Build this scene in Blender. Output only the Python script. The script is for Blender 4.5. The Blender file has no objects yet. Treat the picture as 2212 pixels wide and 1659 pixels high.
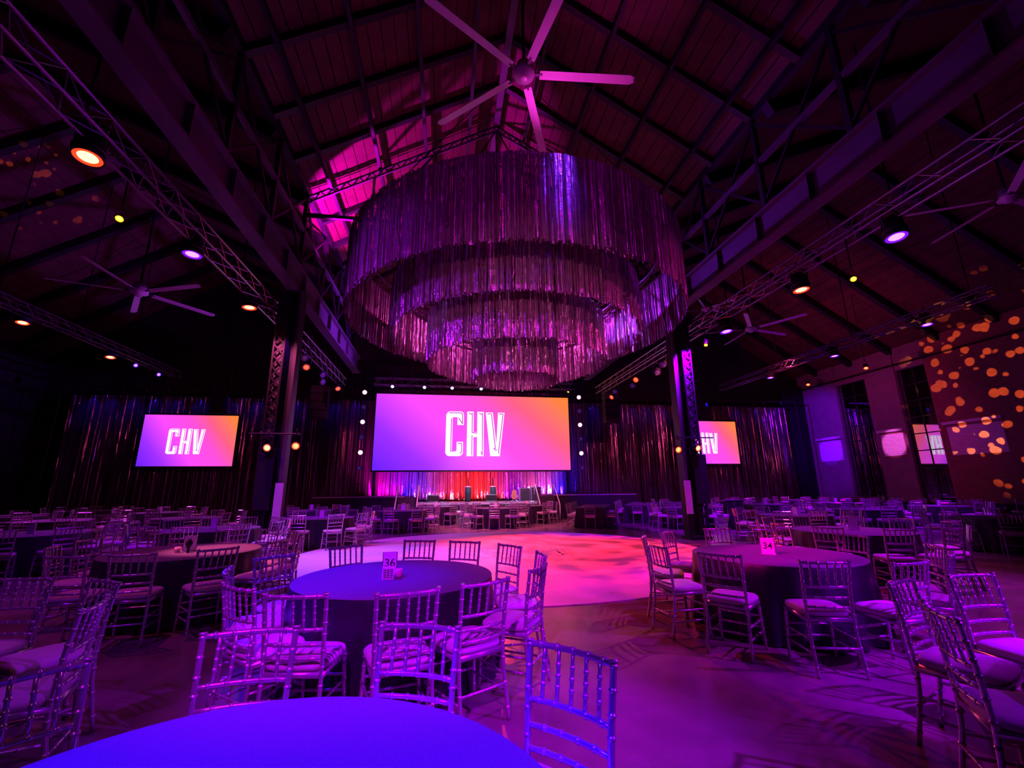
import bpy, math, random
from math import sin, cos, pi, radians as R, hypot, atan2
from mathutils import Vector, Matrix

random.seed(7)
SC = bpy.context.scene
COL = SC.collection

# ------------------------------------------------------------------ camera
CAM_H = 1.57
FPX, YAW, TILT, ROLL = 932.6, R(8.83), R(13.53), R(-0.5)
fwd = Vector((sin(YAW)*cos(TILT), cos(YAW)*cos(TILT), sin(TILT)))
rgt = Vector((cos(YAW), -sin(YAW), 0)); upv = rgt.cross(fwd)
rr = cos(ROLL)*rgt + sin(ROLL)*upv; uu = -sin(ROLL)*rgt + cos(ROLL)*upv
cd = bpy.data.cameras.new('camera'); cam = bpy.data.objects.new('camera', cd); COL.objects.link(cam)
cd.sensor_width = 36.0; cd.lens = FPX*36.0/2212.0; cd.clip_start = 0.05; cd.clip_end = 200
cam.matrix_world = Matrix(((rr.x, uu.x, -fwd.x, 0), (rr.y, uu.y, -fwd.y, 0), (rr.z, uu.z, -fwd.z, CAM_H), (0, 0, 0, 1)))
SC.camera = cam

# ------------------------------------------------------------------ world, exposure
wd = bpy.data.worlds.new('world'); SC.world = wd; wd.use_nodes = True
wd.node_tree.nodes['Background'].inputs[0].default_value = (0.25, 0.02, 0.6, 1)
wd.node_tree.nodes['Background'].inputs[1].default_value = 0.004
SC.view_settings.view_transform = 'Standard'; SC.view_settings.look = 'None'
SC.view_settings.gamma = 1.0; SC.view_settings.use_curve_mapping = False
SC.view_settings.exposure = 0.0
SC.cycles.max_bounces = 5; SC.cycles.diffuse_bounces = 2; SC.cycles.glossy_bounces = 3; SC.cycles.transmission_bounces = 1
SC.cycles.use_adaptive_sampling = True; SC.cycles.adaptive_threshold = 0.03; SC.cycles.light_sampling_threshold = 0.02

# light colours (linear)
BLUE = (0.035, 0.0, 1.0); DEEP = (0.02, 0.005, 1.0); VIOLET = (0.30, 0.0, 1.0); PURPLE = (0.50, 0.0, 1.0)
MAGENTA = (1.0, 0.0, 0.75); PINK = (1.0, 0.02, 0.40); REDP = (1.0, 0.03, 0.07); LAV = (0.42, 0.12, 1.0)
AMBER = (1.0, 0.30, 0.12); YELLOW = (1.0, 0.75, 0.05); GOBO = (1.0, 0.20, 0.04)

def spot(name, loc, target, color, power, cone=60, blend=0.5, radius=0.08, gobo=None, scale=4.0, contrast=(0.45, 0.6), parent=None):
    """a theatre lamp's beam; gobo = pattern wheel inside the lamp ('dots' or 'break')"""
    ld = bpy.data.lights.new(name, 'SPOT'); ld.energy = power; ld.color = color
    ld.spot_size = R(cone); ld.spot_blend = blend; ld.shadow_soft_size = radius
    o = bpy.data.objects.new(name, ld); COL.objects.link(o)
    d = Vector(target) - Vector(loc)
    o.rotation_euler = d.to_track_quat('-Z', 'Y').to_euler(); o.location = loc
    if gobo:
        ld.use_nodes = True; nt = ld.node_tree; em = nt.nodes['Emission']
        tc = nt.nodes.new('ShaderNodeTexCoord'); sx = nt.nodes.new('ShaderNodeSeparateXYZ')
        nt.links.new(tc.outputs['Normal'], sx.inputs[0])
        dx = nt.nodes.new('ShaderNodeMath'); dx.operation = 'DIVIDE'; dy = nt.nodes.new('ShaderNodeMath'); dy.operation = 'DIVIDE'
        nt.links.new(sx.outputs[0], dx.inputs[0]); nt.links.new(sx.outputs[2], dx.inputs[1])
        nt.links.new(sx.outputs[1], dy.inputs[0]); nt.links.new(sx.outputs[2], dy.inputs[1])
        cb = nt.nodes.new('ShaderNodeCombineXYZ'); nt.links.new(dx.outputs[0], cb.inputs[0]); nt.links.new(dy.outputs[0], cb.inputs[1])
        cr = nt.nodes.new('ShaderNodeValToRGB')
        if gobo == 'dots':
            nz = nt.nodes.new('ShaderNodeTexVoronoi'); nz.inputs['Scale'].default_value = scale; nz.inputs['Randomness'].default_value = 0.9
            cr.color_ramp.elements[0].position = contrast[0]; cr.color_ramp.elements[0].color = (1, 1, 1, 1)
            cr.color_ramp.elements[1].position = contrast[1]; cr.color_ramp.elements[1].color = (0.0, 0.0, 0.0, 1)
            # dots of uneven size
            n2 = nt.nodes.new('ShaderNodeTexNoise'); n2.inputs['Scale'].default_value = scale*0.7; nt.links.new(cb.outputs[0], n2.inputs['Vector'])
            ad = nt.nodes.new('ShaderNodeMath'); ad.operation = 'MULTIPLY_ADD'; ad.inputs[1].default_value = 0.7; ad.inputs[2].default_value = -0.33
            nt.links.new(n2.outputs[0], ad.inputs[0])
            a2 = nt.nodes.new('ShaderNodeMath'); a2.operation = 'ADD'; nt.links.new(nz.outputs['Distance'], a2.inputs[0]); nt.links.new(ad.outputs[0], a2.inputs[1])
            nt.links.new(a2.outputs[0], cr.inputs[0])
        else:
            nz = nt.nodes.new('ShaderNodeTexNoise'); nz.inputs['Scale'].default_value = scale; nz.inputs['Detail'].default_value = 1.5
            cr.color_ramp.elements[0].position = contrast[0]; cr.color_ramp.elements[0].color = (0.02, 0.02, 0.02, 1)
            cr.color_ramp.elements[1].position = contrast[1]; cr.color_ramp.elements[1].color = (1, 1, 1, 1)
            nt.links.new(nz.outputs[0], cr.inputs[0])
        nt.links.new(cb.outputs[0], nz.inputs['Vector'])
        nt.links.new(cr.outputs[0], em.inputs['Strength'])
        em.inputs[0].default_value = (1, 1, 1, 1)
    return o

P = 1.0; NLX, NRX = -4.65, 7.73
# lamps on the trusses above the tables (fixtures that are out of the frame or dark have their beams here)
spot('beam_table_near', (-2.6, -1.0, 6.3), (-0.45, 1.30, 0.76), BLUE, 10000*P, 19, 0.35)
spot('beam_table_36', (-5.0, 5.4, 6.3), (-1.15, 4.6, 0.76), BLUE, 8000*P, 19, 0.8)
spot('beam_chairs_36', (-1.2, -1.5, 6.6), (-0.2, 3.7, 0.5), PURPLE, 3200*P, 27, 0.7)
spot('beam_floor_right', (8.2, -0.5, 6.2), (2.1, 2.5, 0), (0.30, 0.0, 1.0), 8500*P, 42, 0.5, gobo='break', scale=4.2, contrast=(0.48, 0.60))
spot('beam_floor_coral', (8.0, 8.6, 6.2), (1.25, 5.0, 0), (1.0, 0.16, 0.10), 1500*P, 15, 0.8)
spot('beam_table_34', (8.2, 1.5, 6.2), (4.0, 4.1, 0.6), PURPLE, 2000*P, 34, 0.7, gobo='break', scale=5.0, contrast=(0.36, 0.56))
spot('beam_warm_left', (-1.5, -2.5, 6.8), (-0.6, 4.0, 0.4), (1.0, 0.22, 0.03), 75*P, 46, 0.6)
spot('beam_corner_right', (8.2, -2.0, 6.2), (3.4, 2.3, 0.5), VIOLET, 1500*P, 34, 0.7)
spot('beam_sign_34', (-5.0, 1.0, 6.3), (3.9, 5.0, 0.86), (1.0, 0.0, 0.55), 9000*P, 7, 0.6)
spot('beam_table_pink', (-5.0, 7.4, 6.4), (-3.15, 7.05, 0.76), (1.0, 0.10, 0.40), 3600*P, 15, 0.8)
spot('beam_left_rows', (-5.0, 1.2, 6.4), (-3.2, 4.0, 0.6), VIOLET, 480*P, 56, 0.7)
# dance floor wash from the ring of the fringe chandelier and the trusses
spot('beam_dance_red', (7.9, 10.5, 6.2), (3.9, 11.2, 0), (1.0, 0.012, 0.06), 5200*P, 60, 0.4, gobo='break', scale=11.0, contrast=(0.47, 0.54))
spot('beam_dance_coral', (1.6, 20.5, 7.0), (2.6, 11.2, 0), (1.0, 0.03, 0.09), 6200*P, 38, 0.6)
spot('beam_dance_leaf', (1.6, 22.0, 7.0), (3.5, 11.8, 0), (1.0, 0.02, 0.07), 15000*P, 27, 0.6, gobo='break', scale=17.0, contrast=(0.46, 0.54))
spot('beam_dance_lavender', (-5.0, 11.5, 6.2), (-1.6, 11.0, 0), (0.28, 0.07, 1.0), 4600*P, 48, 0.9)
spot('beam_dance_magenta', (8.2, 4.0, 6.2), (2.8, 7.2, 0), MAGENTA, 3000*P, 28, 0.6, gobo='break', scale=4.0, contrast=(0.38, 0.6))
spot('beam_dance_pink', (-5.0, 8.0, 6.2), (0.2, 9.6, 0), (1.0, 0.0, 0.9), 150*P, 44, 0.6)
# tables round the far side of the dance floor
spot('beam_far_tables', (1.6, 15.9, 7.4), (2.0, 20.4, 0.5), (1.0, 0.12, 0.40), 4200*P, 66, 0.5)
spot('beam_far_left', (-5.0, 13.0, 6.2), (-3.0, 16.5, 0.6), VIOLET, 3600*P, 66, 0.6)
spot('beam_far_right', (8.2, 12.0, 6.2), (7.6, 17.0, 0.6), VIOLET, 5200*P, 76, 0.6)
spot('fill_column_right', (1.8, 8.6, 6.6), (NRX, 13.0, 4.6), (0.40, 0.12, 1.0), 900*P, 34, 0.6)  # no fixture here; spot added to brighten the right column
spot('fill_column_left', (1.8, 8.6, 6.6), (NLX, 13.0, 4.6), (0.40, 0.12, 1.0), 700*P, 34, 0.6)  # likewise added, to brighten the left column
spot('beam_stage_deck', (1.8, 21.6, 7.2), (1.9, 23.6, 0.9), (0.55, 0.42, 1.0), 4800*P, 60, 0.5)

# ------------------------------------------------------------------ materials
def mat(name, col, rough=0.5, metal=0.0, var=0.0, vscale=8.0, col2=None, emit=None, estr=0.0, bump=0.0, bscale=30.0, spec=0.5, coat=0.0, rvar=0.0):
    m = bpy.data.materials.new(name); m.use_nodes = True; nt = m.node_tree; b = nt.nodes['Principled BSDF']
    b.inputs['Base Color'].default_value = (*col, 1); b.inputs['Roughness'].default_value = rough; b.inputs['Metallic'].default_value = metal
    b.inputs['Specular IOR Level'].default_value = spec; b.inputs['Coat Weight'].default_value = coat; b.inputs['Coat Roughness'].default_value = 0.12
    tc = nt.nodes.new('ShaderNodeTexCoord')
    if var > 0 or col2:
        nz = nt.nodes.new('ShaderNodeTexNoise'); nz.inputs['Scale'].default_value = vscale; nz.inputs['Detail'].default_value = 5
        nt.links.new(tc.outputs['Object'], nz.inputs['Vector'])
        cr = nt.nodes.new('ShaderNodeValToRGB'); c2 = col2 or tuple(max(0, c*(1-var)) for c in col)
        cr.color_ramp.elements[0].position = 0.35; cr.color_ramp.elements[0].color = (*c2, 1)
        cr.color_ramp.elements[1].position = 0.68; cr.color_ramp.elements[1].color = (*col, 1)
        nt.links.new(nz.outputs[0], cr.inputs[0]); nt.links.new(cr.outputs[0], b.inputs['Base Color'])
        if rvar > 0:
            mr = nt.nodes.new('ShaderNodeMapRange'); mr.inputs['To Min'].default_value = rough-rvar; mr.inputs['To Max'].default_value = rough+rvar
            nt.links.new(nz.outputs[0], mr.inputs[0]); nt.links.new(mr.outputs[0], b.inputs['Roughness'])
    if bump > 0:
        n2 = nt.nodes.new('ShaderNodeTexNoise'); n2.inputs['Scale'].default_value = bscale; n2.inputs['Detail'].default_value = 3
        nt.links.new(tc.outputs['Object'], n2.inputs['Vector'])
        bp = nt.nodes.new('ShaderNodeBump'); bp.inputs['Strength'].default_value = bump; bp.inputs['Distance'].default_value = 0.02
        nt.links.new(n2.outputs[0], bp.inputs['Height']); nt.links.new(bp.outputs[0], b.inputs['Normal'])
    if emit:
        m.cycles.emission_sampling = 'NONE'
        b.inputs['Emission Color'].default_value = (*emit, 1); b.inputs['Emission Strength'].default_value = estr
    return m

M = {}
M['floor'] = mat('polished_concrete', (0.30, 0.23, 0.20), 0.24, var=0.5, vscale=1.1, bump=0.03, bscale=12, rvar=0.10)
M['dance'] = mat('dance_vinyl', (0.70, 0.68, 0.70), 0.42, var=0.06, vscale=3)
M['decal'] = mat('floor_graphic', (1.0, 0.96, 1.0), 0.3, var=0.02)
M['chair'] = mat('silver_chair_paint', (0.62, 0.58, 0.60), 0.26, 0.7, var=0.12, vscale=40)
M['cushion'] = mat('ivory_cushion', (0.66, 0.60, 0.56), 0.85, var=0.1, vscale=14, bump=0.15, bscale=90)
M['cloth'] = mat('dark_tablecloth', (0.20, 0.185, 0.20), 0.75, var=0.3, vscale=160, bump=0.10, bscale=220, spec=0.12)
M['skirt'] = mat('shaded_cloth_skirt', (0.022, 0.02, 0.026), 0.40, var=0.3, vscale=30, bump=0.10, bscale=40)  # tablecloth sides coloured near black to hold the shade below the top
M['tabletop'] = mat('plywood_top', (0.30, 0.2, 0.12), 0.6, var=0.3)
M['steel'] = mat('dark_painted_steel', (0.022, 0.02, 0.026), 0.5, 0.3, var=0.3, vscale=3)
M['girder'] = mat('girder_steel', (0.11, 0.095, 0.12), 0.5, 0.2, var=0.35, vscale=1.2)
M['alu'] = mat('truss_aluminium', (0.22, 0.21, 0.23), 0.28, 0.9, var=0.1)
M['black'] = mat('black_housing', (0.02, 0.02, 0.022), 0.45, 0.1, var=0.2)
M['drape'] = mat('black_velour', (0.012, 0.012, 0.016), 0.95, var=0.3, vscale=5)
M['board'] = mat('roof_board', (0.13, 0.046, 0.034), 0.75, var=0.35, vscale=2.2, bump=0.1, bscale=14)
M['aisleboard'] = mat('aisle_board', (0.115, 0.042, 0.03), 0.8, var=0.35, vscale=1.6)
M['wall'] = mat('painted_wall', (0.30, 0.22, 0.24), 0.8, var=0.2, vscale=2, bump=0.06, bscale=10)
M['darkwall'] = mat('black_wall', (0.02, 0.018, 0.022), 0.9, var=0.2, vscale=1)
M['fan'] = mat('fan_blade_paint', (0.62, 0.60, 0.62), 0.45, 0.2, var=0.06)
M['glass'] = mat('dark_glass', (0.55, 0.50, 0.60), 0.03, 1.0, var=0.05, spec=1.0)
M['white'] = mat('white_paint', (0.75, 0.73, 0.75), 0.5, var=0.05)
M['stage'] = mat('stage_deck', (0.05, 0.05, 0.055), 0.4, var=0.3, vscale=3)
M['stagelip'] = mat('stage_edge', (0.55, 0.55, 0.6), 0.4, 0.2, var=0.1)
M['acrylic'] = mat('acrylic_stand', (0.75, 0.72, 0.78), 0.12, var=0.03, spec=0.8)
M['card'] = mat('printed_card', (0.85, 0.78, 0.80), 0.6, var=0.04)
M['ink'] = mat('black_ink', (0.01, 0.01, 0.012), 0.6, var=0.05)
M['amp'] = mat('blue_grey_tolex', (0.22, 0.28, 0.36), 0.6, var=0.2, vscale=12)
M['green'] = mat('dark_green_shell', (0.03, 0.10, 0.08), 0.35, var=0.3, vscale=6)
M['wood'] = mat('guitar_body', (0.5, 0.2, 0.1), 0.3, var=0.3, vscale=5)
M['votive'] = mat('votive_glass', (0.8, 0.55, 0.45), 0.1, var=0.05, spec=0.9)

def brick_mat(name, c1, c2, mortar, scale):
    m = bpy.data.materials.new(name); m.use_nodes = True; nt = m.node_tree; b = nt.nodes['Principled BSDF']; b.inputs['Roughness'].default_value = 0.8
    tc = nt.nodes.new('ShaderNodeTexCoord'); mp = nt.nodes.new('ShaderNodeMapping'); mp.inputs['Rotation'].default_value = (R(90), 0, R(90))
    # object Y -> brick u, object Z -> brick v
    sx = nt.nodes.new('ShaderNodeSeparateXYZ'); cb = nt.nodes.new('ShaderNodeCombineXYZ')
    nt.links.new(tc.outputs['Object'], sx.inputs[0]); nt.links.new(sx.outputs[1], cb.inputs[0]); nt.links.new(sx.outputs[2], cb.inputs[1])
    br = nt.nodes.new('ShaderNodeTexBrick'); br.inputs['Scale'].default_value = scale; br.inputs['Color1'].default_value = (*c1, 1)
    br.inputs['Color2'].default_value = (*c2, 1); br.inputs['Mortar'].default_value = (*mortar, 1); br.inputs['Mortar Size'].default_value = 0.012
    nt.links.new(cb.outputs[0], br.inputs['Vector']); nt.links.new(br.outputs[0], b.inputs['Base Color'])
    bp = nt.nodes.new('ShaderNodeBump'); bp.inputs['Strength'].default_value = 0.3; bp.inputs['Distance'].default_value = 0.01
    nt.links.new(br.outputs['Fac'], bp.inputs['Height']); bp.invert = True; nt.links.new(bp.outputs[0], b.inputs['Normal'])
    return m
M['brick'] = brick_mat('red_brick', (0.32, 0.12, 0.09), (0.24, 0.09, 0.07), (0.18, 0.12, 0.11), 2.2)
M['palebrick'] = brick_mat('pale_brick', (0.80, 0.74, 0.74), (0.70, 0.62, 0.64), (0.42, 0.32, 0.34), 2.2)  # brick field paler than the pier around it

def mylar(name, col, rough):
    m = bpy.data.materials.new(name); m.use_nodes = True; nt = m.node_tree; b = nt.nodes['Principled BSDF']
    b.inputs['Metallic'].default_value = 0.86; b.inputs['Roughness'].default_value = rough
    tc = nt.nodes.new('ShaderNodeTexCoord'); nz = nt.nodes.new('ShaderNodeTexNoise'); nz.inputs['Scale'].default_value = 7; nz.inputs['Detail'].default_value = 4
    nt.links.new(tc.outputs['Object'], nz.inputs['Vector'])
    cr = nt.nodes.new('ShaderNodeValToRGB'); cr.color_ramp.elements[0].color = (*[c*0.55 for c in col], 1); cr.color_ramp.elements[1].color = (*col, 1)
    nt.links.new(nz.outputs[0], cr.inputs[0]); nt.links.new(cr.outputs[0], b.inputs['Base Color'])
    bp = nt.nodes.new('ShaderNodeBump'); bp.inputs['Strength'].default_value = 0.35; bp.inputs['Distance'].default_value = 0.02
    n2 = nt.nodes.new('ShaderNodeTexNoise'); n2.inputs['Scale'].default_value = 22; nt.links.new(tc.outputs['Object'], n2.inputs['Vector'])
    nt.links.new(n2.outputs[0], bp.inputs['Height']); nt.links.new(bp.outputs[0], b.inputs['Normal'])
    return m
M['mylar'] = mylar('rose_mylar', (0.62, 0.44, 0.50), 0.34)
M['mylarc'] = mylar('curtain_mylar', (0.56, 0.38, 0.43), 0.13)

def lens_mat(color, strength):
    key = ('lens', color, strength)
    if key not in M:
        M[key] = mat('lamp_lens', (0.1, 0.1, 0.1), 0.2, emit=color, estr=strength, var=0.05)
    return M[key]

def screen_mat():
    m = bpy.data.materials.new('led_screen_picture'); m.use_nodes = True; nt = m.node_tree; b = nt.nodes['Principled BSDF']
    b.inputs['Base Color'].default_value = (0.01, 0.01, 0.01, 1); b.inputs['Roughness'].default_value = 0.5
    tc = nt.nodes.new('ShaderNodeTexCoord'); sx = nt.nodes.new('ShaderNodeSeparateXYZ'); nt.links.new(tc.outputs['Generated'], sx.inputs[0])
    a = nt.nodes.new('ShaderNodeMath'); a.operation = 'MULTIPLY_ADD'; a.inputs[1].default_value = 0.32; nt.links.new(sx.outputs[2], a.inputs[0])
    u = nt.nodes.new('ShaderNodeMath'); u.operation = 'MULTIPLY'; u.inputs[1].default_value = 0.72; nt.links.new(sx.outputs[0], u.inputs[0])
    nt.links.new(u.outputs[0], a.inputs[2])
    cr = nt.nodes.new('ShaderNodeValToRGB'); e = cr.color_ramp.elements
    e[0].position = 0.02; e[0].color = (0.16, 0.015, 1.0, 1); e[1].position = 0.98; e[1].color = (1.0, 0.23, 0.05, 1)
    for p, c in ((0.20, (0.36, 0.03, 1.0)), (0.42, (1.0, 0.07, 1.0)), (0.64, (1.0, 0.08, 0.75)), (0.80, (1.0, 0.12, 0.24))):
        q = e.new(p); q.color = (*c, 1)
    nt.links.new(a.outputs[0], cr.inputs[0]); nt.links.new(cr.outputs[0], b.inputs['Emission Color']); b.inputs['Emission Strength'].default_value = 1.0
    return m
M['screen'] = screen_mat()
M['letter'] = mat('white_pixels', (0.01, 0.01, 0.01), 0.5, emit=(0.95, 0.97, 1.0), estr=1.1, var=0.01)
M['letterline'] = mat('violet_pixels', (0.01, 0.01, 0.01), 0.5, emit=(0.70, 0.05, 0.72), estr=1.0, var=0.01)

# ------------------------------------------------------------------ mesh helpers
class MB:
    def __init__(s): s.v = []; s.f = []; s.sm = False
    def box(s, x0, x1, y0, y1, z0, z1, T=None):
        n = len(s.v); vs = [(x, y, z) for z in (z0, z1) for y in (y0, y1) for x in (x0, x1)]
        if T: vs = [tuple(T @ Vector(v)) for v in vs]
        s.v += vs
        for q in ((0, 2, 3, 1), (4, 5, 7, 6), (0, 1, 5, 4), (1, 3, 7, 5), (3, 2, 6, 7), (2, 0, 4, 6)): s.f.append(tuple(n+i for i in q))
        return s
    def bar(s, a, b, w, h, up=(0, 0, 1)):
        """box bar from a to b, section w x h"""
        a = Vector(a); b = Vector(b); d = (b-a).normalized(); u = Vector(up)
        if abs(d.dot(u)) > 0.98: u = Vector((1, 0, 0))
        x = d.cross(u).normalized(); y = x.cross(d)
        n = len(s.v)
        for p in (a, b):
            for i, j in ((-1, -1), (1, -1), (1, 1), (-1, 1)): s.v.append(tuple(p + x*(w/2*i) + y*(h/2*j)))
        for q in ((0, 1, 2, 3), (7, 6, 5, 4), (0, 4, 5, 1), (1, 5, 6, 2), (2, 6, 7, 3), (3, 7, 4, 0)): s.f.append(tuple(n+i for i in q))
        return s
    def tube(s, pts, rad, n=8, cap=True, smooth=True):
        """pts polyline; rad number or list"""
        pts = [Vector(p) for p in pts]; k0 = len(s.v)
        rads = rad if isinstance(rad, (list, tuple)) else [rad]*len(pts)
        prevx = None
        for i, p in enumerate(pts):
            d = (pts[min(i+1, len(pts)-1)] - pts[max(i-1, 0)]).normalized()
            if prevx is None:
                u = Vector((0, 0, 1)) if abs(d.z) < 0.9 else Vector((1, 0, 0)); x = d.cross(u).normalized()
            else:
                x = (prevx - d*prevx.dot(d)).normalized()
            prevx = x; y = d.cross(x)
            for k in range(n):
                a = 2*pi*k/n; s.v.append(tuple(p + (x*cos(a)+y*sin(a))*rads[i]))
        for i in range(len(pts)-1):
            for k in range(n):
                a = k0+i*n+k; b = k0+i*n+(k+1) % n; s.f.append((a, b, b+n, a+n))
        if cap:
            s.f.append(tuple(k0+k for k in range(n-1, -1, -1))); s.f.append(tuple(k0+(len(pts)-1)*n+k for k in range(n)))
        return s
    def lathe(s, prof, n=24, c=(0, 0, 0), T=None):
        k0 = len(s.v)
        for r, z in prof:
            for k in range(n):
                a = 2*pi*k/n; v = Vector((c[0]+r*cos(a), c[1]+r*sin(a), c[2]+z)); s.v.append(tuple(T @ v) if T else tuple(v))
        for i in range(len(prof)-1):
            for k in range(n):
                a = k0+i*n+k; b = k0+i*n+(k+1) % n; s.f.append((a, b, b+n, a+n))
        s.f.append(tuple(k0+k for k in range(n-1, -1, -1))); s.f.append(tuple(k0+(len(prof)-1)*n+k for k in range(n)))
        return s
    def prism(s, poly, y0, y1):
        """poly of (x,z) extruded along y"""
        n = len(poly); k = len(s.v)
        for y in (y0, y1): s.v += [(x, y, z) for x, z in poly]
        s.f.append(tuple(k+i for i in range(n))); s.f.append(tuple(k+n+i for i in range(n-1, -1, -1)))
        for i in range(n): j = (i+1) % n; s.f.append((k+j, k+i, k+n+i, k+n+j))
        return s
    def mesh(s, name, smooth=False):
        me = bpy.data.meshes.new(name); me.from_pydata(s.v, [], s.f)
        if smooth:
            for p in me.polygons: p.use_smooth = True
        return me
    def build(s, name, m, parent=None, smooth=False, loc=None):
        me = s.mesh(name, smooth); return obj(name, me, m, parent, loc)

def obj(name, me, m=None, parent=None, loc=None):
    o = bpy.data.objects.new(name, me); COL.objects.link(o)
    if m is not None and not me.materials: me.materials.append(M[m] if isinstance(m, (str, tuple)) and m in M else m)
    if parent: o.parent = parent
    if loc: o.location = loc
    return o
def tag(o, label=None, cat=None, group=None, kind=None):
    if label: o['label'] = label
    if cat: o['category'] = cat
    if group: o['group'] = group
    if kind: o['kind'] = kind
    return o
def thing(name, label, cat, loc=(0, 0, 0), rz=0, group=None):
    o = bpy.data.objects.new(name, None); COL.objects.link(o); o.location = loc; o.rotation_euler = (0, 0, rz); o.empty_display_size = 0.1
    return tag(o, label, cat, group)
def copy_tree(o, parent=None):
    c = o.copy(); COL.objects.link(c); c.parent = parent
    for ch in list(o.children): copy_tree(ch, c)
    return c
def in_frame(p, mx=70, my=60):
    d = Vector(p) - Vector((0, 0, CAM_H)); z = d.dot(fwd)
    if z < 0.3: return False
    x = 1106 + FPX*d.dot(rr)/z; y = 829.5 - FPX*d.dot(uu)/z
    return -mx < x < 2212+mx and -my < y < 1659+my
ORD = ['first', 'second', 'third', 'fourth', 'fifth', 'sixth', 'seventh', 'eighth', 'ninth', 'tenth', 'eleventh', 'twelfth', 'thirteenth', 'fourteenth', 'fifteenth', 'sixteenth']
NUM = ['twelve', 'one', 'two', 'three', 'four', 'five', 'six', 'seven', 'eight', 'nine', 'ten', 'eleven']

# ------------------------------------------------------------------ structure
XL, XR, YB = -23.0, 26.0, 28.2            # outer walls, back wall
NL, NR, NC = -4.65, 7.73, 1.54            # nave column lines and ridge
ZE, ZR = 11.07, 14.8                      # nave eave and ridge
Y0 = -8.0
fl = MB().box(XL-0.3, XR+0.3, Y0, YB+0.3, -0.2, 0).build('floor', 'floor'); tag(fl, 'polished brown concrete floor', kind='structure')
tag(MB().box(XL-0.3, XR+0.3, YB, YB+0.3, 0, 15.5).build('wall_back', 'darkwall'), 'black back wall behind the mylar curtains', kind='structure')
tag(MB().box(XL-0.3, XL, Y0, YB, 0, 9.4).build('wall_left', 'darkwall'), 'dark left wall', kind='structure')

# roofs: three parallel gables, boards along the hall
def slope(name, xa, za, xb, zb, width, mname, ys, label):
    """boards from eave a to ridge b, laid along Y in bays"""
    L = hypot(xb-xa, zb-za); n = max(1, int(round(L/width))); dx, dz = (xb-xa)/L, (zb-za)/L
    back = MB(); nx, nz = -dz, dx
    if nz < 0: nx, nz = -nx, -nz
    o0 = 0.12
    poly = [(xa+nx*o0, za+nz*o0), (xb+nx*o0, zb+nz*o0), (xb+nx*(o0+.1), zb+nz*(o0+.1)), (xa+nx*(o0+.1), za+nz*(o0+.1))]
    root = back.prism(poly, ys[0], ys[-1]).build(name, 'steel'); tag(root, label, kind='structure')
    w = L/n
    for bay in range(len(ys)-1):
        y0, y1 = ys[bay]+0.02, ys[bay+1]-0.02
        me = None
        for k in range(n):
            if me is None or True:
                t0, t1 = k*w+0.012, (k+1)*w-0.012; j = 0.012*random.random()
                a = (xa+dx*t0+nx*j, za+dz*t0+nz*j); b = (xa+dx*t1+nx*j, za+dz*t1+nz*j)
                MB().prism([a, b, (b[0]+nx*.06, b[1]+nz*.06), (a[0]+nx*.06, a[1]+nz*.06)], y0, y1).build('board', mname, root)
    return root
bays = [3.6, 8.35, 13.1, 17.85, 22.6, 28.2]
c1 = slope('ceiling', NL, ZE, NC, ZR, 0.36, 'board', bays, 'left slope of the middle timber roof')
c2 = slope('ceiling', NR, ZE, NC, ZR, 0.36, 'board', bays, 'right slope of the middle timber roof')
abays = [3.6, 13.1, 22.6, 28.2]
AR = (NR+XR)/2; AZ = 15.0; AL = (NL+XL)/2; WZ = 9.4
c3 = slope('ceiling', NR, 10.9, AR, AZ, 0.55, 'aisleboard', abays, 'near slope of the right aisle roof')
c4 = slope('ceiling', XR, WZ, AR, AZ, 0.55, 'aisleboard', abays, 'wall side slope of the right aisle roof')
c5 = slope('ceiling', NL, 10.9, AL, AZ, 0.55, 'aisleboard', abays, 'near slope of the left aisle roof')
c6 = slope('ceiling', XL, WZ, AL, AZ, 0.55, 'aisleboard', abays, 'wall side slope of the left aisle roof')

def joist(mb, a, b, depth, n, up, w=0.05):
    """lattice beam: two chords and zigzag lacing; depth measured along up"""
    a = Vector(a); b = Vector(b); u = Vector(up)*depth
    mb.bar(a, b, w, w); mb.bar(a+u, b+u, w, w)
    for k in range(n):
        p = a.lerp(b, k/n); q = a.lerp(b, (k+.5)/n); r_ = a.lerp(b, (k+1)/n)
        mb.bar(p, q+u, w*.6, w*.6); mb.bar(q+u, r_, w*.6, w*.6)
    return mb

def rafters(root, xa, za, xb, zb, ys, w, h, off=0.10):
    for i, y in enumerate(ys): MB().bar((xa, y, za-off), (xb, y, zb-off), w, h).build('rafter', 'steel', root)
ny = [5.0, 6.7, 8.35, 10.0, 11.6, 14.7, 16.3, 17.85, 20.2, 22.6]
rafters(c1, NL, ZE, NC, ZR, ny, 0.16, 0.2)
rafters(c2, NR, ZE, NC, ZR, ny, 0.16, 0.2)
ay = [5.2, 7.8, 10.4, 13.1, 15.6, 18.2, 20.8, 23.4, 26.0]
rafters(c3, NR, 10.9, AR, AZ, ay, 0.22, 0.36, .2)
rafters(c4, XR, WZ, AR, AZ, ay, 0.26, 0.40, .2)
rafters(c5, NL, 10.9, AL, AZ, ay, 0.22, 0.36, .2)
rafters(c6, XL, WZ, AL, AZ, ay, 0.26, 0.40, .2)
for root_, xa in ((c2, NR), (c1, NL)):
    for i, t in enumerate((0.12, 0.36, 0.60, 0.84)):
        x = xa+(NC-xa)*t; z = ZE+(ZR-ZE)*t-0.30
        MB().bar((x, 3.6, z), (x, 22.6, z), 0.10, 0.14).build('purlin', 'steel', root_)
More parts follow.
